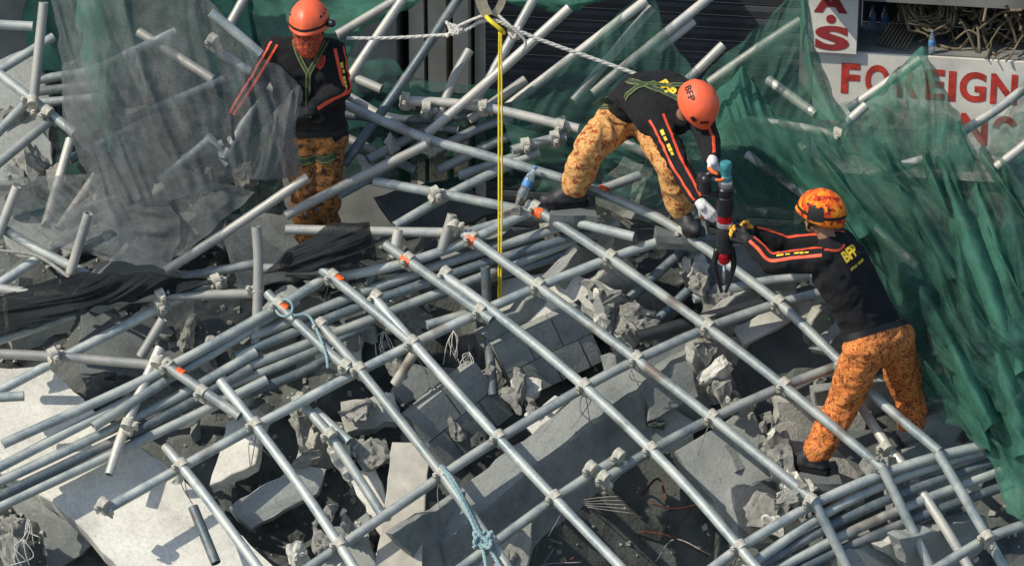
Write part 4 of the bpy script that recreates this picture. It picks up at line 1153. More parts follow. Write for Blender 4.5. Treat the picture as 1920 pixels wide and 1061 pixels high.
# black shade cloth
sheet('shade_cloth', [[(-30, 560, .0), (80, 530, .05), (150, 515, .08), (260, 512, .08), (405, 525, .0)], [(-30, 590, .03), (90, 560, .1), (190, 535, .14), (290, 535, .1), (395, 535, .0)], [(-30, 640, .0), (80, 610, .06), (160, 585, .1), (260, 560, .03), (350, 550, -.02)]],
      'net_black', 'black shade cloth lying in long folds over the left pipes', 'cloth', nu=120, nv=50, amp=.035, wl=(1.3, .07), ang=-15, seed=19.1, edge=4)
sheet('shade_cloth', [[(545, 465, .08), (600, 432, .10), (650, 416, .14), (692, 414, .10)], [(520, 488, .04), (590, 468, .12), (650, 455, .17), (702, 455, .10)], [(495, 515, .0), (590, 508, .05), (650, 498, .08), (708, 490, .03)]],
      'net_black', 'black cloth draped over the level pipe beside the open post', 'cloth', nu=60, nv=44, amp=.03, wl=(.8, .07), ang=-25, seed=20.1, edge=4)

# ================================================================== ropes, sling, bottle
def rope(name, pts, r, mat, label, cat='rope', twist=True, n=60, parent=None):
    P = catmull(pts, n)
    vs, fs = [], []
    if twist:
        for k in range(3):
            q = []
            for i, p in enumerate(P):
                t = (P[min(i + 1, n)] - P[max(i - 1, 0)])
                x, y = frame_of(t)
                a = i * .9 + k * 2.094
                q.append(p + (x * math.cos(a) + y * math.sin(a)) * r * .5)
            tube_geo(q, r * .58, 6, vs=vs, fs=fs)
    else:
        tube_geo(P, r, 8, vs=vs, fs=fs)
    o = link(name, mesh(name, vs, fs), M[mat], parent, smooth=True)
    if label: tag(o, label, cat)
    return o
RY = .55
knot = Y(930, 38, RY)
wr = tag(empty('white_rope', knot), 'white rope stretched from the hanging sling to the bending rescuer\'s harness', 'rope')
rope('rope_length', [knot, Y(1000, 70, .52), Y(1100, 106, .50), Y(1212, 146, .46)], .013, 'rope', None, parent=wr)
rope('rope_length', [knot, Y(900, 42, .56), Y(860, 62, .56), Y(800, 68, .6), Y(720, 72, .6), Y(650, 72, .62)], .011, 'rope', None, parent=wr)
rope('rope_length', [Y(935, 30, .54), Y(960, 52, .5), Y(985, 78, .5), Y(978, 98, .5)], .010, 'rope', None, parent=wr)
rope('rope_length', [Y(905, 30, .54), Y(880, 40, .55), Y(850, 55, .56), Y(838, 70, .56)], .010, 'rope', None, parent=wr)
kr = random.Random(2)
for (u, v, r) in ((852, 55, 15), (965, 62, 15), (1212, 146, 9)):
    pts = [Y(u + r * math.cos(a * 1.9) * kr.uniform(.5, 1), v + r * math.sin(a * 2.3) * kr.uniform(.5, 1), (.55 if u < 1100 else .45) + kr.uniform(-.03, .03)) for a in range(11)]
    rope('knot', pts, .011, 'rope', None, parent=wr, n=90)
ys = tag(empty('yellow_sling', Y(940, 560, .2)), 'doubled yellow webbing sling hanging straight down past the pipes', 'sling')
for du in (-2.8, 2.8):
    rope('strand', [Y(938 + du * .6, 60, .5), Y(938 + du, 200, .42), Y(938 + du, 380, .30), Y(937 + du * .7, 560, .18)], .006, 'rope_yellow', None, parent=ys, twist=False)
rope('loop', [Y(912, 32, .53), Y(922, 42, .48), Y(938, 55, .47), Y(944, 62, .5), Y(930, 48, .55), Y(914, 34, .56)], .014, 'rope_yellow', None, parent=ys, twist=False)
def strap(pts, w, mat, parent, name='strap', side=V((1, 0, 0)), th=.006, n=24):
    P = catmull(pts, n)
    vs, fs = [], []
    for i, p in enumerate(P):
        t = (P[min(i + 1, n)] - P[max(i - 1, 0)]).normalized()
        s = (side - t * side.dot(t)).normalized()
        nn = t.cross(s)
        for a, b in ((-1, -1), (1, -1), (1, 1), (-1, 1)):
            vs.append(p + s * a * w / 2 + nn * b * th / 2)
    for i in range(n):
        for k in range(4):
            k2 = (k + 1) % 4
            fs.append((i * 4 + k, i * 4 + k2, i * 4 + 4 + k2, i * 4 + 4 + k))
    fs.append((3, 2, 1, 0)); fs.append((n * 4, n * 4 + 1, n * 4 + 2, n * 4 + 3))
    return link(name, mesh(name, vs, fs), M[mat], parent)
bs = tag(empty('lifting_sling', Y(920, 30, .53)), 'wide beige lifting sling coming down from above to the rope knot', 'sling')
strap([Y(900, -1200, .53), Y(900, -600, .53), Y(900, -60, .53), Y(902, 0, .53), Y(914, 30, .53)], .07, 'strap', bs)
strap([Y(945, -1200, .55), Y(945, -600, .55), Y(945, -60, .55), Y(942, 0, .55), Y(926, 30, .55)], .045, 'strap', bs)
br = tag(empty('blue_rope', S(900, 1000, .05)), 'pale blue rope knotted round the lower part of a rib', 'rope')
rope('rope_length', [S(826, 872, .10), S(850, 900, .09), S(875, 950, .09), S(900, 1000, .09), S(925, 1040, .09), S(950, 1085, .09)], .012, 'rope_blue', None, parent=br)
rope('rope_length', [S(832, 880, .09), S(862, 930, .10), S(890, 990, .10), S(905, 1030, .10), S(915, 1085, .09)], .011, 'rope_blue', None, parent=br)
rope('knot', [S(905 + 17 * math.cos(a * 1.7), 1012 + 17 * math.sin(a * 2.1), .10 + .03 * math.sin(a * 3)) for a in range(14)], .012, 'rope_blue', None, parent=br, n=110)
b2 = tag(empty('blue_rope', S(535, 578, .05)), 'pale blue rope looped round an orange painted band', 'rope')
rope('loop', [S(533 + 16 * math.cos(a * .7), 577 + 16 * math.sin(a * .7), .07 + .03 * math.sin(a)) for a in range(12)], .008, 'rope_blue', None, parent=b2, n=70)
rope('rope_length', [S(548, 592, .08), S(575, 590, .08), S(590, 610, .07), S(610, 660, .07), S(615, 690, .05)], .009, 'rope_blue', None, parent=b2)
bottle(S(976, 372, .03), (S(1004, 312, .12) - S(976, 372, .03)), (S(1004, 312, .12) - S(976, 372, .03)).length, 'clear plastic water bottle with blue label tilted beside the boot')
# tie wires and strips of plastic hanging from joints
vr = random.Random(9)
for k in range(26):
    c = vr.choice(seen)
    p = S(c[0], c[1], -.06)
    pts = [p, p + V((vr.uniform(-.05, .05), vr.uniform(-.03, .03), -vr.uniform(.06, .14))), p + V((vr.uniform(-.09, .09), vr.uniform(-.05, .05), -vr.uniform(.16, .28)))]
    vs, fs = tube_geo(catmull(pts, 8), .003, 5)
    tag(link('tie_wire', mesh('tie_wire', vs, fs), M['wire'], smooth=True), 'thin tie wire dangling from a pipe joint of the grid', 'wire', 'tie wires on the grid')
for k, (u, v) in enumerate([(50, 970), (44, 1010), (240, 240), (720, 620), (850, 620), (880, 660), (735, 262), (45, 300)]):
    p = S(u, v, -.3)
    vs, fs = [], []
    for q in range(6):
        tube_geo(catmull([p, p + V((vr.uniform(-.06, .06), -.03, -vr.uniform(.02, .12))), p + V((vr.uniform(-.1, .1), -.05, -vr.uniform(.1, .25)))], 8), .003, 5, vs=vs, fs=fs)
    tag(link('frayed_string', mesh('frayed_string', vs, fs), M['rope'], smooth=True), 'frayed bundle of pale string caught in the rubble', 'string', 'frayed strings')
# ================================================================== people
def caps_geo(p0, r0, p1, r1, vs, fs, seg=14):
    """tapered capsule"""
    ax = p1 - p0
    L = ax.length
    t = ax / L if L > 1e-6 else V((0, 0, 1))
    x, y = frame_of(t)
    rings = []
    for a in (-80, -50, -20, 0):
        rings.append((p0 + t * (r0 * math.sin(rad(a))), r0 * math.cos(rad(a))))
    for a in (0, 20, 50, 80):
        rings.append((p1 + t * (r1 * math.sin(rad(a))), r1 * math.cos(rad(a))))
    b = len(vs)
    for c, r in rings:
        for k in range(seg):
            q = 2 * math.pi * k / seg
            vs.append(c + (x * math.cos(q) + y * math.sin(q)) * r)
    for i in range(len(rings) - 1):
        for k in range(seg):
            k2 = (k + 1) % seg
            fs.append((b + i * seg + k, b + i * seg + k2, b + (i + 1) * seg + k2, b + (i + 1) * seg + k))
    fs.append(tuple(b + k for k in reversed(range(seg))))
    fs.append(tuple(b + (len(rings) - 1) * seg + k for k in range(seg)))
def fuse(name, caps, voxel, mat, parent, smooth_it=4, wrinkle=None, seed=0.0):
    """one continuous surface grown over a list of tapered limbs"""
    vs, fs = [], []
    for c in caps:
        caps_geo(*c, vs, fs)
    me = mesh(name, vs, fs)
    o = bpy.data.objects.new(name, me)
    COL.objects.link(o)
    m = o.modifiers.new('r', 'REMESH'); m.mode = 'VOXEL'; m.voxel_size = voxel
    if smooth_it:
        s = o.modifiers.new('s', 'SMOOTH'); s.factor = 0.5; s.iterations = smooth_it
    dg = bpy.context.evaluated_depsgraph_get()
    me2 = bpy.data.meshes.new_from_object(o.evaluated_get(dg))
    bpy.data.objects.remove(o)
    bpy.data.meshes.remove(me)
    me2.name = name
    if wrinkle:
        amp, fr, squash = wrinkle
        nrm = [v.normal.copy() for v in me2.vertices]
        for v, n in zip(me2.vertices, nrm):
            p = V((v.co.x, v.co.y, v.co.z * squash)) * fr + V((seed, 0, 0))
            w = noise.noise(p * .5 + V((9, 3, 1))) * .8
            f = (1 - 2.2 * abs(noise.noise(p + V((w, w, w))))) * .6 + (1 - 2 * abs(noise.noise(p * 2.1 + V((3, w, 0))))) * .25
            v.co += n * (f * amp)
        me2.update()
    me2.materials.clear()
    return link(name, me2, M[mat] if mat else None, parent, smooth=True)
def bvh_of(*objs):
    vs, fs = [], []
    for o in objs:
        b = len(vs)
        vs += [v.co.copy() for v in o.data.vertices]
        fs += [tuple(b + i for i in p.vertices) for p in o.data.polygons]
    return BVHTree.FromPolygons(vs, fs)
def wrap_strip(bvh, path, out, width, mat, parent, name='stripe', off=.004, n=40, reach=.25):
    P = catmull(path, n)
    vs, fs = [], []
    W = 5
    rows = []
    for i, p in enumerate(P):
        t = (P[min(i + 1, n)] - P[max(i - 1, 0)]).normalized()
        o = out if isinstance(out, Vector) else out(i / n)
        o = (o - t * o.dot(t)).normalized()
        s = t.cross(o)
        row = []
        for k in range(W):
            q = p + s * ((k / (W - 1) - .5) * width)
            hit = bvh.ray_cast(q + o * reach, -o, reach * 1.6)
            row.append((hit[0] + o * off) if hit[0] is not None else None)
        rows.append(row)
    idx = {}
    for i, row in enumerate(rows):
        for k, q in enumerate(row):
            if q is not None:
                idx[i, k] = len(vs); vs.append(q)
    for i in range(n):
        for k in range(W - 1):
            c = [(i, k), (i, k + 1), (i + 1, k + 1), (i + 1, k)]
            if all(x in idx for x in c):
                pts = [vs[idx[x]] for x in c]
                if max((pts[a] - pts[a - 1]).length for a in range(4)) < .12:
                    fs.append(tuple(idx[x] for x in c))
    if not fs: return None
    return link(name, mesh(name, vs, fs), M[mat], parent, smooth=True)
def wrap_text(bvh, body, center, xdir, ndir, w, h, mat, parent, weight=.02, off=.006):
    me = fit_text(body, w, h, weight)
    bm = bmesh.new(); bm.from_mesh(me)
    bmesh.ops.triangulate(bm, faces=bm.faces)
    for _ in range(2):
        bmesh.ops.subdivide_edges(bm, edges=[e for e in bm.edges if e.calc_length() > .018], cuts=1)
        bmesh.ops.triangulate(bm, faces=bm.faces)
    bm.to_mesh(me); bm.free()
    n = ndir.normalized()
    x = (xdir - n * xdir.dot(n)).normalized()
    y = n.cross(x)
    for v in me.vertices:
        q = center + x * v.co.x + y * v.co.y
        hit = bvh.ray_cast(q + n * .3, -n, .6)
        v.co = (hit[0] if hit[0] is not None else q) + n * off
    return link('lettering', me, M[mat], parent)
def ladder(l0, r0, rad0, l1, r1, rad1, n=7):
    """flattened trunk section between two cross bars"""
    out = []
    for i in range(n + 1):
        t = i / n
        rr = rad0 + (rad1 - rad0) * t
        out.append((l0.lerp(l1, t), rr, r0.lerp(r1, t), rr))
    return out
def hand_caps(wrist, d, nrm, side, curl, k=1.0, spread=.0, thumb_in=.5):
    """palm, four unequal fingers bending towards nrm and a thumb leaving the side of the palm; returns (palm, fingertips)"""
    d = d.normalized(); nrm = (nrm - d * nrm.dot(d)).normalized(); side_v = d.cross(nrm).normalized() * side
    palm, tips = [], []
    for i in range(4):
        o = (i - 1.5) * .020
        kn = wrist + d * (.088 - abs(i - 1.2) * .004) * k - side_v * o * k
        palm.append((wrist + d * .012 - side_v * o * .6 * k, .017 * k, kn, .0125 * k))
        L = [(.040, .025, .020), (.045, .029, .021), (.042, .027, .021), (.033, .021, .018)][i]
        p = kn; a = 0
        for s in range(3):
            a += curl * (1.0, 1.1, .8)[s]
            dirv = d * math.cos(a) + nrm * math.sin(a) - side_v * (o * spread * 8)
            q = p + dirv.normalized() * L[s] * k
            (palm if s == 0 else tips).append((p, (.0105 - .0008 * s) * k, q, (.0098 - .0010 * s) * k))
            p = q
    b = wrist + d * .030 * k + side_v * .026 * k
    t1 = b + (side_v * .75 + d * .55 + nrm * thumb_in * .6).normalized() * .042 * k
    t2 = t1 + (side_v * .15 + d * .75 + nrm * thumb_in * 1.1).normalized() * .032 * k
    t3 = t2 + (d * .6 + nrm * thumb_in * 1.3 - side_v * .25).normalized() * .024 * k
    palm += [(wrist + d * .018 * k + side_v * .012 * k, .017 * k, b, .0155 * k), (b, .0150 * k, t1, .0125 * k)]
    tips += [(t1, .0125 * k, t2, .0110 * k), (t2, .0110 * k, t3, .0095 * k)]
    return palm, tips
def thin(caps, dr):
    return [(a, max(.005, r - dr), b, max(.005, s - dr)) for a, r, b, s in caps]
def head_caps(c, up, fw):
    up = up.normalized(); fw = (fw - up * fw.dot(up)).normalized(); lt = up.cross(fw)
    out = [(c + up * .035 - fw * .020, .088, c + up * .030 + fw * .018, .084), (c - up * .03 + fw * .025, .070, c - up * .075 + fw * .050, .046),
           (c + fw * .088 + up * .018, .012, c + fw * .112 - up * .022, .015), (c - up * .060 + fw * .068, .032, c - up * .092 + fw * .070, .026),
           (c + lt * .030 + fw * .070 + up * .035, .022, c - lt * .030 + fw * .070 + up * .035, .022), (c + lt * .018 - up * .058 + fw * .095, .008, c - lt * .018 - up * .058 + fw * .095, .008)]
    for s in (-1, 1):
        out.append((c + lt * s * .082 + up * .018 - fw * .005, .014, c + lt * s * .084 - up * .025, .011))
        out.append((c + lt * s * .045 + fw * .055 - up * .012, .030, c + lt * s * .035 + fw * .050 - up * .04, .028))
    return out
def helmet(parent, c, up, fw, mat, scale=1.0, trim=True):
    up = up.normalized(); fw = (fw - up * fw.dot(up)).normalized(); lt = up.cross(fw)
    vs, fs = [], []
    NT, NP = 18, 48
    def pt(th, ph, k=1.0):
        a, b, h = .118, .146, .132
        ridge = 1 + .022 * math.cos(ph * 2) ** 2 * math.sin(th) + .030 * (math.cos(6 * ph) > .3) * max(0, math.sin(th * 1.6))
        x = math.sin(th) * math.cos(ph) * b * ridge
        y = math.sin(th) * math.sin(ph) * a * ridge
        z = math.cos(th) * h
        if th > rad(88):
            f = (th - rad(88)) / rad(20)
            x *= 1 + .05 * f + (.13 * f if math.cos(ph) > 0 else 0) * max(0, math.cos(ph)) ** 2
            y *= 1 + .05 * f
            z = -f * (.045 - .02 * math.cos(ph))
        return c + (fw * x + lt * y + up * z) * (scale * k)
    for layer in (1.0, .955):
        for i in range(NT + 1):
            th = rad(108) * i / NT
            for k in range(NP):
                vs.append(pt(th, 2 * math.pi * k / NP, layer))
    o2 = (NT + 1) * NP
    for i in range(NT):
        for k in range(NP):
            k2 = (k + 1) % NP
            fs.append((i * NP + k, (i + 1) * NP + k, (i + 1) * NP + k2, i * NP + k2))
            fs.append((o2 + i * NP + k, o2 + i * NP + k2, o2 + (i + 1) * NP + k2, o2 + (i + 1) * NP + k))
    for k in range(NP):
        k2 = (k + 1) % NP
        fs.append((NT * NP + k, o2 + NT * NP + k, o2 + NT * NP + k2, NT * NP + k2))
    me = mesh('helmet', vs, fs)
    h = link('helmet', me, M[mat], parent, smooth=True)
    # elastic band round the shell, vents, chin straps
    vs, fs = [], []
    rowsz = [pt(rad(t), 2 * math.pi * k / NP, 1.018) for t in (84, 90) for k in range(NP)]
    for k in range(NP):
        fs.append((k, (k + 1) % NP, NP + (k + 1) % NP, NP + k))
    if trim: link('band', mesh('band', rowsz, fs), M['blackprint'], h, smooth=True)
    vm = None
    for s in (-1, 1):
        for j in range(4 if trim else 0):
            ph = s * (1.1 + j * .35)
            vs, fs = [], []
            for q in range(8):
                a = q * math.pi / 4
                vs.append(pt(rad(62 + 4 * math.sin(a)), ph + .09 * math.cos(a), 1.012))
            link('vent', mesh('vent', vs, [tuple(range(8))]), M['blackprint'], h)
        a = c + lt * s * .100 * scale - up * .02 + fw * .02
        strap([a, c + lt * s * .092 - up * .075 + fw * .035, c + lt * s * .03 - up * .135 + fw * .055, c - up * .142 + fw * .06], .018, 'blackprint', h, 'chin_strap', side=fw, th=.004)
        strap([c + lt * s * .098 * scale - up * .02 - fw * .06, c + lt * s * .092 - up * .075 + fw * .03], .016, 'blackprint', h, 'chin_strap', side=fw, th=.004)
    return h
def boot(parent, ankle, toe_dir, knee, sole_up=V((0, 0, 1)), name='boot'):
    t = (toe_dir - sole_up * toe_dir.dot(sole_up)).normalized()
    heel = ankle - sole_up * .062 - t * .045
    ball = ankle - sole_up * .070 + t * .125
    s = t.cross(sole_up)
    caps = [(ankle + (knee - ankle).normalized() * .10, .054, ankle - sole_up * .01, .054), (ankle - sole_up * .01, .056, heel, .044), (heel, .042, ball + s * .012, .040), (heel, .042, ball - s * .014, .038), (ankle, .052, ball, .040), (ball + s * .012, .040, ball + t * .055, .036), (ball - s * .014, .038, ball + t * .045 - s * .01, .034)]
    b = fuse(name, caps, .009, 'boot', parent, 3, (.003, 14, 1.0))
    vs, fs = [], []
    outl = [(-.095, .0), (-.085, .034), (-.03, .040), (.06, .044), (.13, .052), (.18, .040), (.20, .005), (.18, -.035), (.13, -.052), (.06, -.044), (-.03, -.040), (-.085, -.034)]
    base = ankle - sole_up * .118
    for dz in (0, .026):
        for a, q in outl: vs.append(base + t * a + s * q + sole_up * dz)
    n = len(outl)
    fs = [(i, (i + 1) % n, n + (i + 1) % n, n + i) for i in range(n)] + [tuple(range(n - 1, -1, -1)), tuple(range(n, 2 * n))]
    link('sole', mesh('sole', vs, fs), M['black_cloth'], b)
    return b
def eyes(parent, c, up, fw):
    up = up.normalized(); fw = (fw - up * fw.dot(up)).normalized(); lt = up.cross(fw)
    for s in (-1, 1):
        vs, fs = [], []
        p = c + lt * s * .032 + fw * .083 + up * .012
        caps_geo(p - lt * .004, .012, p + lt * .004, .012, vs, fs, 10)
        link('eye', mesh('eye', vs, fs), M['glove'], parent, smooth=True)
def person(label, J, shirt_mat, pants_mat, hands, toes, seed, glove_mat=('glove', 'glove')):
    """J: joints. L/R are the person's own sides."""
    root = tag(empty('person', (J['anL'] + J['anR']) / 2 - V((0, 0, .12))), label, 'person')
    hc, hu, hf = J['head'], J['hup'], J['hfw']
    cl, cr = J['shL'], J['shR']
    axis = (cl + cr) / 2 - (J['hipL'] + J['hipR']) / 2
    mid = lambda a, b, t: a.lerp(b, t)
    sc = (cl + cr) / 2; pc = (J['hipL'] + J['hipR']) / 2
    ax = (sc - pc).normalized()
    lv = (cl - cr).normalized(); hv = (J['hipL'] - J['hipR']).normalized()
    wc = pc.lerp(sc, .38); wv = (lv + hv).normalized()
    if 'wbend' in J: wc = wc + J['wbend']
    torso = ladder(pc + hv * .09, pc - hv * .09, .122, wc + wv * .095, wc - wv * .095, .118) + ladder(wc + wv * .095, wc - wv * .095, .118, mid(wc, sc, .68) + lv * .105, mid(wc, sc, .68) - lv * .105, .130) \
        + ladder(mid(wc, sc, .68) + lv * .105, mid(wc, sc, .68) - lv * .105, .130, sc + lv * .115 - ax * .01, sc - lv * .115 - ax * .01, .085, 4)
    neckb = sc + ax * .03
    torso += [(sc + lv * .06, .075, neckb, .062), (sc - lv * .06, .075, neckb, .062)]
    arms = {}
    for s, sh, el, wr in (('L', cl, J['elL'], J['wrL']), ('R', cr, J['elR'], J['wrR'])):
        arms[s] = [(sc.lerp(sh, .6), .078, sh, .074), (sh, .078, sh.lerp(el, .5), .070), (sh.lerp(el, .5), .070, el, .062), (el, .062, el.lerp(wr, .45), .056), (el.lerp(wr, .45), .056, el.lerp(wr, .80), .046)]
    legs = {}
    for s in 'LR':
        hp, kn, an = J['hip' + s], J['kn' + s], J['an' + s]
        legs[s] = [(pc.lerp(hp, .5), .124, hp, .122), (hp, .120, hp.lerp(kn, .5), .112), (hp.lerp(kn, .5), .112, kn, .092), (kn, .092, kn.lerp(an, .4), .092), (kn.lerp(an, .4), .092, an + (kn - an).normalized() * .03, .080)]
    skin_caps = head_caps(hc, hu, hf) + [(neckb, .056, hc - hu.normalized() * .06 - hf.normalized() * .01, .052)]
    hc_caps = {}
    for s in 'LR':
        wr = J['wr' + s]
        d, nrm, side, curl = hands[s]
        hc_caps[s] = hand_caps(wr - d.normalized() * .015, d, nrm, side, curl, 1.15)
    body = fuse('body', skin_caps + thin(torso, .02) + sum((thin(a, .016) + [(J['el' + s], .045, J['wr' + s], .028)] for s, a in arms.items()), []) + sum((thin(l, .025) for l in legs.values()), []) + sum((thin(p + t, .003) for p, t in hc_caps.values()), []), .0075, 'skin', root, 2)
    eyes(body, hc, hu, hf)
    shirt = fuse('shirt', torso + arms['L'] + arms['R'] + [(neckb, .062, neckb + ax * .03, .058)], .011, shirt_mat, root, 5, (.015, 9, 1.0), seed)
    pants = fuse('trousers', legs['L'] + legs['R'] + [(pc + hv * .08 + ax * .05, .122, pc - hv * .08 + ax * .05, .124), (pc + hv * .08, .132, pc - hv * .08, .132)], .011, pants_mat, root, 4, (.021, 6.8, 1.5), seed + 3)
    gl = {}
    for s, gm in zip('LR', glove_mat):
        p, t = hc_caps[s]
        g = fuse('glove', p, .0045, gm, root, 2)
        gl[s] = g
        fuse('glove_fingers', t, .0042, 'glove_orange' if gm == 'glove' else 'glove_yellow' if gm == 'glove_yellow' else 'glove_black', g, 1)
        wr = J['wr' + s]; el = J['el' + s]
        dd = (el - wr).normalized()
        fuse('cuff', [(wr + dd * -.012, .032, wr + dd * .055, .040)], .006, gm if gm != 'glove_yellow' else 'glove_black', g, 2)
    for s in 'LR':
        boot(root, J['an' + s], toes[s], J['kn' + s])
    # belt
    bv = bvh_of(shirt, pants)
    bc = pc + ax * .085
    vs, fs = [], []
    fwd_b = ax.cross(hv)
    NB = 40
    for z in (-.02, .02):
        for k in range(NB):
            a = 2 * math.pi * k / NB
            o = hv * math.cos(a) + fwd_b * math.sin(a)
            q = bc + ax * z
            hit = bv.ray_cast(q + o * .5, -o, .6)
            vs.append((hit[0] if hit[0] is not None else q + o * .19) + o * .006)
    fs = [(k, (k + 1) % NB, NB + (k + 1) % NB, NB + k) for k in range(NB)]
    link('belt', mesh('belt', vs, fs), M['blackprint'], root, smooth=True)
    return root, body, shirt, pants, dict(sc=sc, pc=pc, ax=ax, lv=lv, hv=hv, neck=neckb)
def print_marks(bv, a, b, out, parent, w, spans, mat='yellow'):
    """worn print too small to read: a row of short coloured marks"""
    for s, e, k in spans:
        wrap_strip(bv, [a.lerp(b, s), a.lerp(b, (s + e) / 2), a.lerp(b, e)], out, w * k, mat, parent, 'print_mark', off=.006, n=5, reach=.3)
MARKS = [(0, .22, 1), (.28, .42, .8), (.55, .70, .9), (.72, .84, 1), (.87, 1, .7)]
def sleeve_stripes(shirt, sh, el, wr, outs, parent, text=True, w=.017):
    bv = bvh_of(shirt)
    mid1 = sh.lerp(el, .5)
    path = [sh + (sh - el).normalized() * .02, mid1, el, el.lerp(wr, .5), wr + (el - wr).normalized() * .03]
    for out, wd, mt in outs:
        wrap_strip(bv, path, out, wd, mt, parent, 'sleeve_stripe', n=50)
# ---------------------------------------------------------------- right rescuer, reaching up to the tool
J3 = dict(head=Y(1541, 404, -.47), hup=V((.05, .10, 1)), hfw=V((-.86, .42, -.12)),
          shL=Y(1540, 486, -.66), shR=Y(1580, 455, -.38), elL=Y(1447, 494, -.60), wrL=Y(1399, 448, -.50), elR=Y(1472, 462, -.34), wrR=Y(1404, 432, -.38),
          hipL=Y(1622, 650, -.74), hipR=Y(1676, 634, -.52), knL=Y(1584, 752, -.62), anL=Y(1530, 850, -.74), knR=Y(1702, 735, -.36), anR=Y(1714, 818, -.40))
tool_c = Y(1359, 430, -.43)
r3, body3, shirt3, pants3, K3 = person('rescuer in black shirt with yellow back lettering and orange trousers reaching for the power tool', J3, 'black_cloth', 'camo_orange',
    {'L': (Y(1362, 432, -.46) - J3['wrL'], V((.1, 1, -.1)), -1, .55), 'R': (Y(1364, 424, -.42) - J3['wrR'], V((.1, -.9, -.2)), 1, .55)},
    {'L': V((-1, .5, 0)), 'R': V((-.6, .8, 0))}, 1.0, ('glove_black', 'glove_yellow'))
h3 = helmet(r3, J3['head'] + V((0, 0, .035)), V((.10, -.05, 1)), J3['hfw'], 'helmet_camo', 1.0)
bvh3 = bvh_of(h3)
hd = J3['head'] + V((0, 0, .035))
wrap_strip(bvh3, [hd + V((-.09, -.2, .035)), hd + V((-.05, -.2, .03)), hd + V((.0, -.2, .03))], V((-.15, -1, .15)), .085, 'blackprint', h3, 'black_patch', n=10, reach=.3)
sh3 = bvh_of(shirt3)
nb = (V((.50, -.80, .35)))
bk = K3['sc'].lerp(K3['pc'], .16)
xb = V((.88, .45, .22))
wrap_text(sh3, 'BFP', Y(1580, 472, -.5), xb, V((.35, -1, .35)), .135, .062, 'yellow', shirt3, .045)
c3 = Y(1587, 493, -.5)
print_marks(sh3, c3 - xb.normalized() * .075, c3 + xb.normalized() * .075, V((.35, -1, .35)), shirt3, .018, [(i / 12, i / 12 + .066, 1 if i % 3 else .8) for i in range(12) if i != 6])
for (o1, w1) in ((V((-.2, -.75, .65)), .020), (V((.1, -.2, 1)), .018)):
    sleeve_stripes(shirt3, J3['shL'], J3['elL'], J3['wrL'], [(o1, w1, 'stripe')], shirt3)
sleeve_stripes(shirt3, J3['shR'], J3['elR'], J3['wrR'], [(V((0, -.3, 1)), .022, 'stripe')], shirt3)
print_marks(sh3, J3['elL'].lerp(J3['shL'], .15), J3['elL'].lerp(J3['shL'], .8), V((-.05, -.5, .85)), shirt3, .013, MARKS)
wrap_strip(sh3, [K3['neck'] + V((-.03, -.09, .0)), K3['neck'] + V((.03, -.09, .01)), K3['neck'] + V((.08, -.02, .02))], V((.4, -.8, .6)), .016, 'stripe', shirt3, 'collar_trim', n=12)

# ---------------------------------------------------------------- bending rescuer on top of the pile
J2 = dict(head=Y(1306, 196, -.03), hup=V((.42, -.66, .52)), hfw=V((.30, -.35, -.85)),
          shR=Y(1240, 236, .10), shL=Y(1308, 212, .20), elR=Y(1274, 312, -.15), wrR=Y(1316, 384, -.40), elL=Y(1330, 268, -.08), wrL=Y(1336, 304, -.34),
          hipR=Y(1168, 214, .62), hipL=Y(1212, 220, .60), knR=Y(1106, 278, .30), anR=Y(1076, 352, .42), knL=Y(1262, 310, .27), anL=Y(1276, 392, .34), wbend=V((0, .0, .17)))
r2, body2, shirt2, pants2, K2 = person('rescuer in orange helmet bending down with a rope harness, white gloves gripping the power tool', J2, 'black_cloth', 'camo_tan',
    {'R': (Y(1346, 418, -.44) - J2['wrR'], V((.6, .8, -.1)), -1, .55), 'L': (Y(1344, 335, -.40) - J2['wrL'], V((.7, -.6, .1)), 1, .55)},
    {'R': V((-1, -.15, -.05)), 'L': V((.5, -.9, 0))}, 2.0, ('glove', 'glove'))
h2c = J2['head'] + J2['hup'].normalized() * .03
h2 = helmet(r2, h2c, J2['hup'], J2['hfw'], 'helmet', .98, False)
bh2 = bvh_of(h2)
wrap_text(bh2, 'BFP', h2c + V((-.045, 0, .055)), V((.38, -.3, -.9)), V((-.2, -.85, .48)), .10, .042, 'blackprint', h2, .02, .004)
wrap_strip(bh2, [h2c + V((-.05, -.05, -.045)), h2c + V((-.035, -.05, -.065)), h2c + V((-.025, -.05, -.075))], V((-.1, -1, .2)), .026, 'blackprint', h2, 'emblem', n=6)
print_marks(bh2, h2c + V((.005, -.1, -.080)), h2c + V((.055, -.1, -.076)), V((.1, -1, -.1)), h2, .022, [(0, .3, .9), (.36, .64, 1), (.7, 1, 1)], 'blackprint')
sh2 = bvh_of(shirt2)
ar, er, wr_ = J2['shR'], J2['elR'], J2['wrR']
for o1 in (V((-.55, -.9, .2)), V((.35, -.9, .35))):
    sleeve_stripes(shirt2, ar, er, wr_, [(o1, .017, 'stripe')], shirt2)
print_marks(sh2, ar.lerp(er, .25), ar.lerp(er, .85), V((-.1, -1, .3)), shirt2, .022, MARKS)
sleeve_stripes(shirt2, J2['shL'], J2['elL'], J2['wrL'], [(V((.2, -.6, .8)), .02, 'stripe')], shirt2)
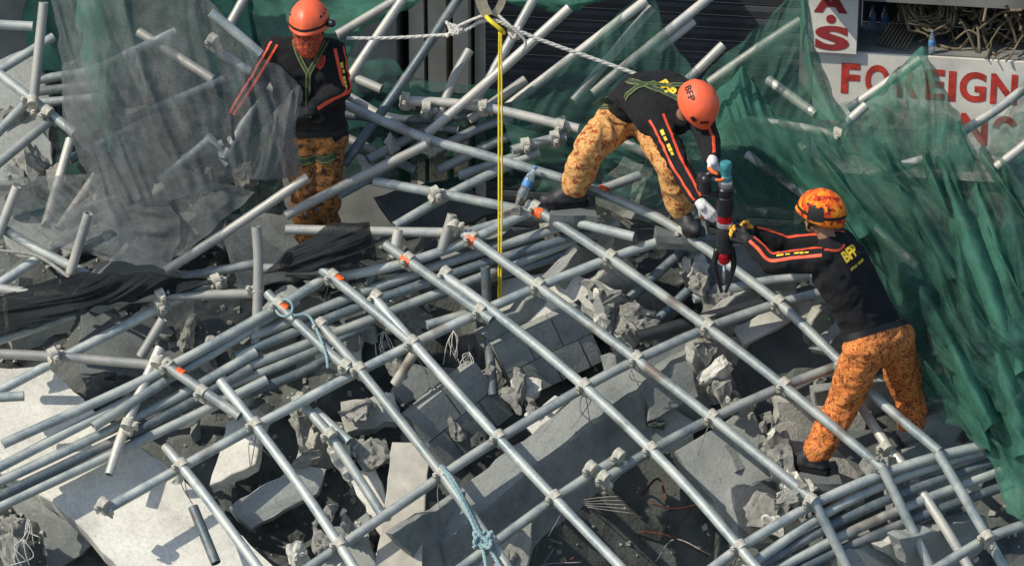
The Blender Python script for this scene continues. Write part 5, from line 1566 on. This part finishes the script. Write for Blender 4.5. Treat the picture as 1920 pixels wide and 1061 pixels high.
# harness: back straps, waist and leg loops, with lime edges
def hstrap(bv, pts, out, parent, w=.042):
    wrap_strip(bv, pts, out, w, 'webbing', parent, 'harness_strap', off=.008, n=26, reach=.35)
    t = (pts[-1] - pts[0]).normalized()
    s = t.cross(out).normalized()
    for k in (-.36, .36):
        wrap_strip(bv, [p + s * w * k for p in pts], out, .005, 'webbing_edge', parent, 'harness_edge', off=.011, n=26, reach=.35)
up2 = V((-.15, -.45, .9))
Yb = lambda u, v: Y(u, v, .25)
hstrap(sh2, [Yb(1205, 138), Yb(1228, 165), Yb(1258, 200)], up2, shirt2)
hstrap(sh2, [Yb(1212, 132), Yb(1245, 142), Yb(1290, 155)], up2, shirt2)
hstrap(sh2, [Yb(1205, 138), Yb(1180, 160), Yb(1160, 180)], up2, shirt2)
wrap_text(sh2, 'BFP', Yb(1250, 160), V((.45, -.25, -.85)), up2, .15, .07, 'yellow', shirt2, .05, .007)
lg2 = bvh_of(pants2)
hstrap(lg2, [Y(1150, 185, .5), Y(1162, 205, .5), Y(1190, 215, .5)], V((-.3, -.8, .4)), pants2)
hstrap(lg2, [Y(1120, 196, .5), Y(1160, 200, .45), Y(1195, 228, .45)], V((-.3, -.7, .6)), pants2, .035)
strap([Y(1150, 194, .38), Y(1130, 188, .36), Y(1112, 200, .36)], .03, 'webbing', shirt2, 'loose_strap', side=V((0, 0, 1)))

# ---------------------------------------------------------------- masked rescuer at the left
J1 = dict(head=Y(580, 48, .62), hup=V((-.05, -.25, 1)), hfw=V((-.20, -.85, -.45)),
          shL=Y(624, 96, .72), shR=Y(518, 92, .76), elL=Y(640, 168, .66), wrL=Y(580, 208, .46), elR=Y(478, 158, .66), wrR=Y(432, 226, .52),
          hipL=Y(610, 258, .78), hipR=Y(566, 258, .78), knL=Y(608, 350, .70), anL=Y(612, 442, .78), knR=Y(572, 350, .68), anR=Y(578, 446, .74))
r1, body1, shirt1, pants1, K1 = person('rescuer in orange helmet and red patterned face mask standing behind the grey mesh', J1, 'black_cloth', 'camo_brown',
    {'L': (V((-1, -.25, -.25)), V((-.2, .2, -1)), -1, .5), 'R': (V((-.5, -.4, -.8)), V((.6, .1, -.5)), 1, .5)},
    {'L': V((.25, -1, 0)), 'R': V((-.25, -1, 0))}, 3.0, ('glove_black', 'glove_black'))
h1c = J1['head'] + J1['hup'].normalized() * .04
h1 = helmet(r1, h1c, V((-.03, -.12, 1)), V((-.20, -.95, -.2)), 'helmet', 1.0)
fuse('face_mask', [(a, r + .006, b, s + .006) for a, r, b, s in [(J1['head'] + V((-.01, -.04, -.03)), .086, J1['head'] + V((-.012, -.06, -.105)), .070), (J1['head'] + V((-.01, -.085, -.02)), .048, J1['head'] + V((-.01, -.075, -.13)), .052), (K1['neck'], .074, J1['head'] + V((0, 0, -.08)), .076)]], .009, 'bandana', body1, 3, (.005, 20, 1.0))
# goggles and headlamp
g0 = J1['head'] + V((-.015, -.115, .014))
vs, fs = [], []
caps_geo(g0 + V((-.055, .015, 0)), .024, g0 + V((.055, .015, 0)), .024, vs, fs)
gg = link('goggles', mesh('goggles', vs, fs), M['bottle'], body1, smooth=True)
vs, fs = tube_geo(catmull([g0 + V((-.088, .06, .0)), g0 + V((-.06, .0, -.016)), g0 + V((0, -.012, -.022)), g0 + V((.06, .0, -.016)), g0 + V((.088, .06, .0))], 20), .006, 6)
link('goggle_frame', mesh('goggle_frame', vs, fs), M['glove'], gg, smooth=True)
vs, fs = [], []
caps_geo(h1c + V((.115, -.03, -.005)), .026, h1c + V((.145, -.06, .0)), .024, vs, fs)
link('headlamp', mesh('headlamp', vs, fs), M['tool_black'], h1, smooth=True)
sh1 = bvh_of(shirt1)
for o1 in (V((.3, -1, .2)), V((.95, -.5, .3))):
    sleeve_stripes(shirt1, J1['shL'], J1['elL'], J1['wrL'], [(o1, .020, 'stripe')], shirt1)
print_marks(sh1, J1['shL'].lerp(J1['elL'], .3), J1['shL'].lerp(J1['elL'], .95), V((.6, -.9, .2)), shirt1, .02, MARKS)
for o1 in (V((-.8, -1, .3)), V((-.1, -1, .3))):
    sleeve_stripes(shirt1, J1['shR'], J1['elR'], J1['wrR'], [(o1, .015, 'stripe')], shirt1)
# chest badge
c0 = Y(598, 130, .5)
vs = []
hit0 = None
for (a, b) in ((0, .045), (.018, .036), (.034, .038), (.036, .0), (.022, -.030), (0, -.050), (-.022, -.030), (-.036, .0), (-.034, .038), (-.018, .036)):
    q = c0 + V((a, 0, b))
    h = sh1.ray_cast(q + V((0, -.5, 0)), V((0, 1, 0)), 1.5)
    vs.append((h[0] if h[0] is not None else q) + V((0, -.006, 0)))
link('chest_badge', mesh('chest_badge', vs, [tuple(range(10))]), M['red'], shirt1)
vs2 = [sum(vs, V()) / 10 + (v - sum(vs, V()) / 10) * .6 + V((0, -.004, 0)) for v in vs]
link('badge_emblem', mesh('badge_emblem', vs2, [tuple(range(10))]), M['bandana'], shirt1)
hstrap(sh1, [Y(545, 72, .6), Y(560, 110, .6), Y(578, 140, .6)], V((0, -1, .1)), shirt1, .03)
hstrap(sh1, [Y(616, 78, .6), Y(598, 105, .6), Y(578, 140, .6)], V((0, -1, .1)), shirt1, .03)
hstrap(sh1, [Y(578, 140, .6), Y(577, 180, .6), Y(578, 225, .6)], V((0, -1, .1)), shirt1, .035)
lg1 = bvh_of(pants1)
hstrap(lg1, [Y(552, 300, .6), Y(570, 304, .6), Y(588, 300, .6)], V((0, -1, .2)), pants1, .05)
hstrap(lg1, [Y(592, 298, .6), Y(608, 302, .6), Y(626, 296, .6)], V((0, -1, .2)), pants1, .05)
# ground under the boots
for J, nm in ((J3, 'right'), (J2, 'bending'), (J1, 'masked')):
    for s in 'LR':
        a = J['an' + s] - V((0, 0, .122))
        k = 0.15
        slab('concrete_fragment', [a + V((-k, -k * .8, 0)), a + V((k, -k, 0)), a + V((k * .9, k, 0)), a + V((-k * 1.1, k * .9, 0))], .10, M['concrete_dark'], 'small grey slab piece under a boot of the ' + nm + ' rescuer', 'concrete', 'slab pieces under the ' + nm + ' rescuer', world=True, seed=int(a.x * 50))

# ================================================================== power tool
tl = tag(empty('rescue_tool', Y(1358, 548, -.43)), 'black handheld spreader tool with red collars and teal top passed between two rescuers', 'tool')
top, bot = Y(1361, 304, -.44), Y(1357, 548, -.42)
ta = (bot - top).normalized()
tx = V((1, 0, 0)); ty = ta.cross(tx).normalized()
LT = (bot - top).length
def tool_part(name, prof, mat, seg=24):
    vs, fs = [], []
    for t, r in prof:
        for k in range(seg):
            q = 2 * math.pi * k / seg
            vs.append(top + ta * (t * LT) + (tx * math.cos(q) + ty * math.sin(q)) * r)
    for i in range(len(prof) - 1):
        for k in range(seg):
            k2 = (k + 1) % seg
            fs.append((i * seg + k, i * seg + k2, (i + 1) * seg + k2, (i + 1) * seg + k))
    fs.append(tuple(range(seg))); fs.append(tuple((len(prof) - 1) * seg + k for k in reversed(range(seg))))
    me = mesh(name, vs, fs); sharp_smooth(me, 35)
    return link(name, me, M[mat], tl)
tool_part('battery_cap', [(0, .030), (.01, .036), (.05, .036), (.055, .033), (.10, .033), (.105, .037), (.14, .037)], 'tool_teal')
tool_part('collar', [(.141, .040), (.15, .043), (.185, .043), (.19, .040)], 'tool_steel')
tool_part('motor_body', [(.191, .044), (.20, .050), (.24, .050), (.245, .046), (.26, .046), (.265, .051), (.31, .053), (.36, .052), (.40, .046)], 'tool_black')
tool_part('red_collar', [(.401, .040), (.405, .044), (.45, .043), (.455, .038)], 'tool_red')
tool_part('collar', [(.456, .044), (.46, .050), (.485, .050), (.49, .044)], 'tool_steel')
tool_part('valve_body', [(.491, .040), (.51, .046), (.60, .050), (.66, .052), (.68, .046)], 'tool_black')
tool_part('red_collar', [(.681, .030), (.70, .038), (.73, .040), (.76, .034), (.77, .028)], 'tool_red')
for s in (-1, 1):
    P = [top + ta * (.66 * LT) + tx * s * .040, top + ta * (.78 * LT) + tx * s * .058, top + ta * (.90 * LT) + tx * s * .036, top + ta * (1.0 * LT) + tx * s * .012]
    vs, fs = tube_geo(catmull(P, 18), .022, 8, rfun=lambda t: 1.0 - .55 * t)
    link('spreader_arm', mesh('spreader_arm', vs, fs), M['tool_black'], tl, smooth=True)
vs, fs = tube_geo([top + ta * (.77 * LT), top + ta * (.93 * LT)], .010, 10)
link('piston', mesh('piston', vs, fs), M['tool_steel'], tl, smooth=True)
# grip at the back and carrying bar
hb = top + ta * (.10 * LT)
P = [hb + tx * -.03, hb + tx * -.09 + ta * -.01, hb + tx * -.135 + ta * .03, hb + tx * -.14 + ta * .08, hb + tx * -.09 + ta * .12, hb + tx * -.03 + ta * .13]
vs, fs = tube_geo(catmull(P, 30), .020, 10)
link('grip', mesh('grip', vs, fs), M['tool_black'], tl, smooth=True)
fuse('battery', [(hb + tx * -.12 + ta * .02 + ty * .02, .036, hb + tx * -.12 + ta * .09 + ty * .02, .036), (hb + tx * -.14 + ta * .02 - ty * .02, .034, hb + tx * -.14 + ta * .09 - ty * .02, .034)], .008, 'tool_black', tl, 2)
P = [top + ta * (.47 * LT) + tx * .045, top + ta * (.47 * LT) + tx * .09 + ty * .02, top + ta * (.58 * LT) + tx * .095 + ty * .02, top + ta * (.60 * LT) + tx * .045]
vs, fs = tube_geo(catmull(P, 24), .013, 10)
link('side_handle', mesh('side_handle', vs, fs), M['tool_black'], tl, smooth=True)
